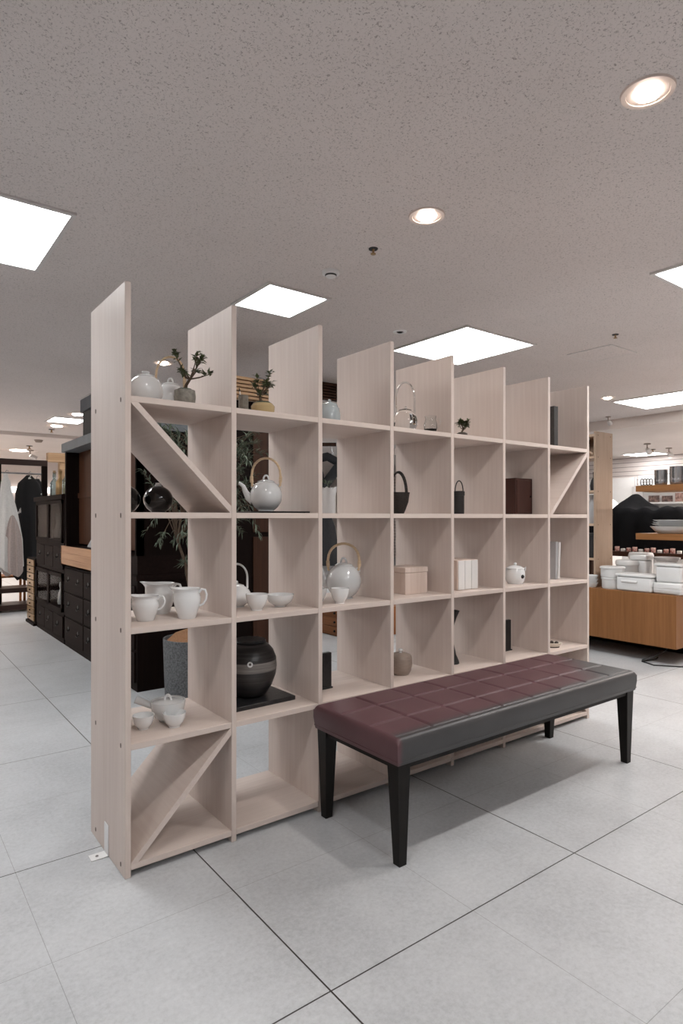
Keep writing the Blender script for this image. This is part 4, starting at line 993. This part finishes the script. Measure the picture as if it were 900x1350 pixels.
rcan('enamel_tin', 'oval white container stacked on another behind the label holder box', (5.51, 3.105, CT+.105), .105, .10, 1.0)
rbox('enamel_box', 'ribbed white dish at the right picture edge of the counter', (5.52, 2.57, CT), .20, .24, .10, lid=False, ribs=2)
rbox('enamel_box', 'square white lidded canister stacked on the ribbed white dish', (5.53, 2.57, CT+.10), .17, .215, .165)
rbox('enamel_canister', 'tall square white canister standing behind the label holder box', (5.90, 3.03, CT), .14, .15, .30)
rcan('enamel_tin', 'round white tin behind the stacked oval containers', (5.80, 3.12, CT), .10, .25, 1.0)
rcan('enamel_tin', 'round white tin at the far back of the counter behind the tall canister', (6.1, 3.14, CT), .11, .31)
t = thing('enamel_bowl', 'wide white dish behind the square canister at right', 'dish', (5.98, 2.83, CT))
MB().lathe(shell([(.07, 0), (.08, .02), (.085, .24), (.112, .27), (.116, .285)], .006), 36).build('dish_body', M['enamel'], t)
for k in range(3):
    tag(MB().lathe(shell([(.045, 0), (.056, .02), (.066, .045)], .004), 30).build('enamel_bowl', M['enamel'], None, (5.455, 3.29, CT+.034*k)),
        ['bottom white bowl of the stack nearest the shelf end', 'middle white bowl of the stack nearest the shelf end', 'top white bowl of the stack nearest the shelf end'][k], 'bowl')
t = thing('folded_cloth', 'grey folded cloth heap at the back of the counter by the right edge', 'cloth', (6.04, 2.59, CT))
MB().lathe([(0, 0), (.11, 0), (.12, .05), (.11, .2), (.09, .28), (.05, .32), (0, .33)], 30, fn=lambda p, a, r, z: Vector((p.x*(1+.1*math.sin(5*a)), p.y*(1+.1*math.sin(4*a+1)), p.z))).build('cloth_heap', M['coat_grey'], t)
# plates on the lower oak shelf
for k in range(4):
    t = thing('platter', ['wide white platter at the bottom of the stack on the lower oak shelf', 'second platter from the bottom on the lower oak shelf', 'third platter from the bottom on the lower oak shelf', 'top white platter on the lower oak shelf'][k], 'platter', (5.85, 2.72, 1.112 + [0, .066, .084, .102][k]))
    s_ = [1, .93, .9, .88][k]; hgt = [.065, .022, .022, .024][k]
    MB().lathe(shell([(.085*s_, 0), (.10*s_, .006), (.125*s_, hgt*.6), (.145*s_, hgt)], .005), 40, sx=1, sy=1.35).build('platter_body', M['enamel'], t)
# steel cups on the upper shelf
for k, (xx, yy, r_, h_) in enumerate(((5.80, 2.80, .055, .14), (5.80, 2.655, .062, .165), (5.95, 2.70, .055, .15), (5.82, 2.50, .062, .165))):
    t = thing('steel_cup', ['ribbed steel cup at the left of the upper oak shelf', 'larger steel cup second from left on the upper oak shelf', 'steel cup standing behind the others on the upper oak shelf', 'steel cup by the support panel on the upper oak shelf'][k], 'cup', (xx, yy, 1.555))
    MB().lathe(shell([(r_*.85, 0), (r_*.95, .01), (r_, h_*.3), (r_*.98, h_*.34), (r_, h_*.4), (r_, h_*.96), (r_*1.04, h_)], .003), 32).build('cup_body', M['metal'], t)
for k in range(4):
    t = thing('trivet', ['dark iron trivet leaning at the left end of the upper oak shelf', 'dark iron trivet second from the left end of the upper oak shelf', 'dark iron trivet third from the left end of the upper oak shelf', 'dark iron trivet nearest the steel cups'][k], 'trivet', (5.76, 2.955-.028*k, 1.555))
    MB().tube([(.03*math.cos(a), 0, .034+.03*math.sin(a)) for a in [2*PI*i/16 for i in range(17)]], .004, 6).box(-.03, .03, -.003, .003, .032, .036).box(-.012,.012,-.006,.006,0,.006).build('trivet_ring', M['iron'], t)

# covered table beyond
def mound():
    mb = MB(); bm = mb.bm; rnd = random.Random(4)
    nx, ny = 40, 70
    xa, xb, ya, yb = -.5, .5, -1.0, 1.0
    def hgt(u, v):
        x = xa+(xb-xa)*u; y = ya+(yb-ya)*v
        h = .38 + .30*math.exp(-((y-.08)/.16)**2 - (x/.5)**2) + .12*math.exp(-((y+.25)/.25)**2) + .05*math.exp(-((y-.5)/.2)**2)
        h += .13*math.exp(-((y+.62)/.28)**2)
        h += .02*math.sin(14*y+6*x) + .012*math.sin(31*y-9*x)
        e = min(u, 1-u)*1.0/.10; f_ = min(v, 1-v)/.05
        return x, y, h*1.0 if min(e, f_) >= 1 else h*(max(0, min(e, f_, 1))**.35)
    g = []
    for i in range(nx+1):
        row = []
        for j in range(ny+1):
            x, y, z = hgt(i/nx, j/ny)
            if i in (0, nx) or j in (0, ny): z = 0
            row.append(bm.verts.new((x + (.02*math.sin(23*y) if i in (0, 1) else 0), y, z)))
        g.append(row)
    for i in range(nx):
        for j in range(ny): bm.faces.new((g[i][j], g[i+1][j], g[i+1][j+1], g[i][j+1]))
    rim = [g[i][0] for i in range(nx+1)] + [g[nx][j] for j in range(1, ny+1)] + [g[i][ny] for i in range(nx-1, -1, -1)] + [g[0][j] for j in range(ny-1, 0, -1)]
    bm.faces.new(rim)
    return mb
tag(mound().build('dust_cover', M['cloth_black'], None, (8.0, 4.13, .84), 0, 80), 'black cloth draped over goods on the table behind the counter', 'cloth')
tb = thing('goods_table', 'brown table under the black dust cover', 'table', (8.0, 4.15, 0))
MB().box(-.62, .55, -1.15, 1.05, .78, .84, .003, 1).build('table_top', M['brown_z'], tb)
for sx in (-.55, .48):
    for sy in (-1.05, .95): MB().box(sx, sx+.06, sy, sy+.06, 0, .78).build('leg', M['brown_z'], tb)
for k in range(14):
    tag(MB().box(-.02, .02, -.022, .022, 0, .035+.012*((k*5) % 3), .003, 1).build('small_packet', M['redpack'] if k % 3 else M['paper'], None, (7.43, 3.15+.075*k, .84)), 'small red and white packet in the row along the covered table edge', 'packet', 'packets along the covered table')
# white partitions and print wall beyond
for k, (y0_, y1_) in enumerate(((7.5, 8.1), (6.75, 7.45), (6.0, 6.7))):
    t = thing('partition_panel', ['white partition panel just right of the side shelf', 'white partition panel second right of the side shelf', 'white partition panel third right of the side shelf'][k], 'panel', (12.9, y0_, 0))
    MB().box(0, .04, 0, y1_-y0_, .0, 2.08+.03*k, .004, 1).build('panel_board', M['wallp'], t)
    MB().box(-.01, 0, 0, .03, 0, 2.08+.03*k).build('panel_edge', M['frame'], t)
pw = thing('print_rack', 'white display rack full of prints behind the black cloth', 'display rack', (9.8, 3.2, 0))
MB().box(.30, .34, 0, 2.0, 0, 1.75).build('rack_back', M['wallp'], pw)
for z_ in (.8, 1.17, 1.5): MB().box(0, .3, 0, 2.0, z_-.025, z_).build('rack_shelf', M['wallp'], pw)
for sy in (0, 1.97): MB().box(0, .3, sy, sy+.03, 0, 1.75).build('rack_side', M['wallp'], pw)
rnd = random.Random(2)
k = 0
for z_ in (1.17, 1.5):
    yv = 0.08
    while yv < 1.8:
        wv, hv = rnd.uniform(.14, .24), rnd.uniform(.16, .29) if z_ < 1.4 else rnd.uniform(.1, .17)
        sh = ['dark', 'pink', 'dark patterned'][k % 3]
        tag(MB().box(0, .012, 0, wv, 0, hv, .001, 1).build('framed_print', [M['printdark'], M['pink'], M['printdark']][k % 3], None, (9.98, 3.2+yv, z_)), 'small colourful print card on the white rack behind the black cloth', 'print', 'prints on the white rack')
        yv += wv + .04; k += 1
gl = thing('globe_lamp', 'white round lamp on a pedestal half hidden behind the side shelf', 'lamp', (9.02, 5.18, 0))
MB().box(-.16, .16, -.16, .16, 0, 1.19, .004, 1).build('pedestal', M['wallp'], gl)
MB().ball((0, 0, .0), .19, 1.0, 28).build('globe', emit('lamp_globe_glow', (1.0, .97, .94), 1.1), gl, (0, 0, 1.37))
MB().lathe([(0, 1.185), (.06, 1.185), (.06, 1.2), (0, 1.2)], 20).build('lamp_collar', M['metal'], gl)
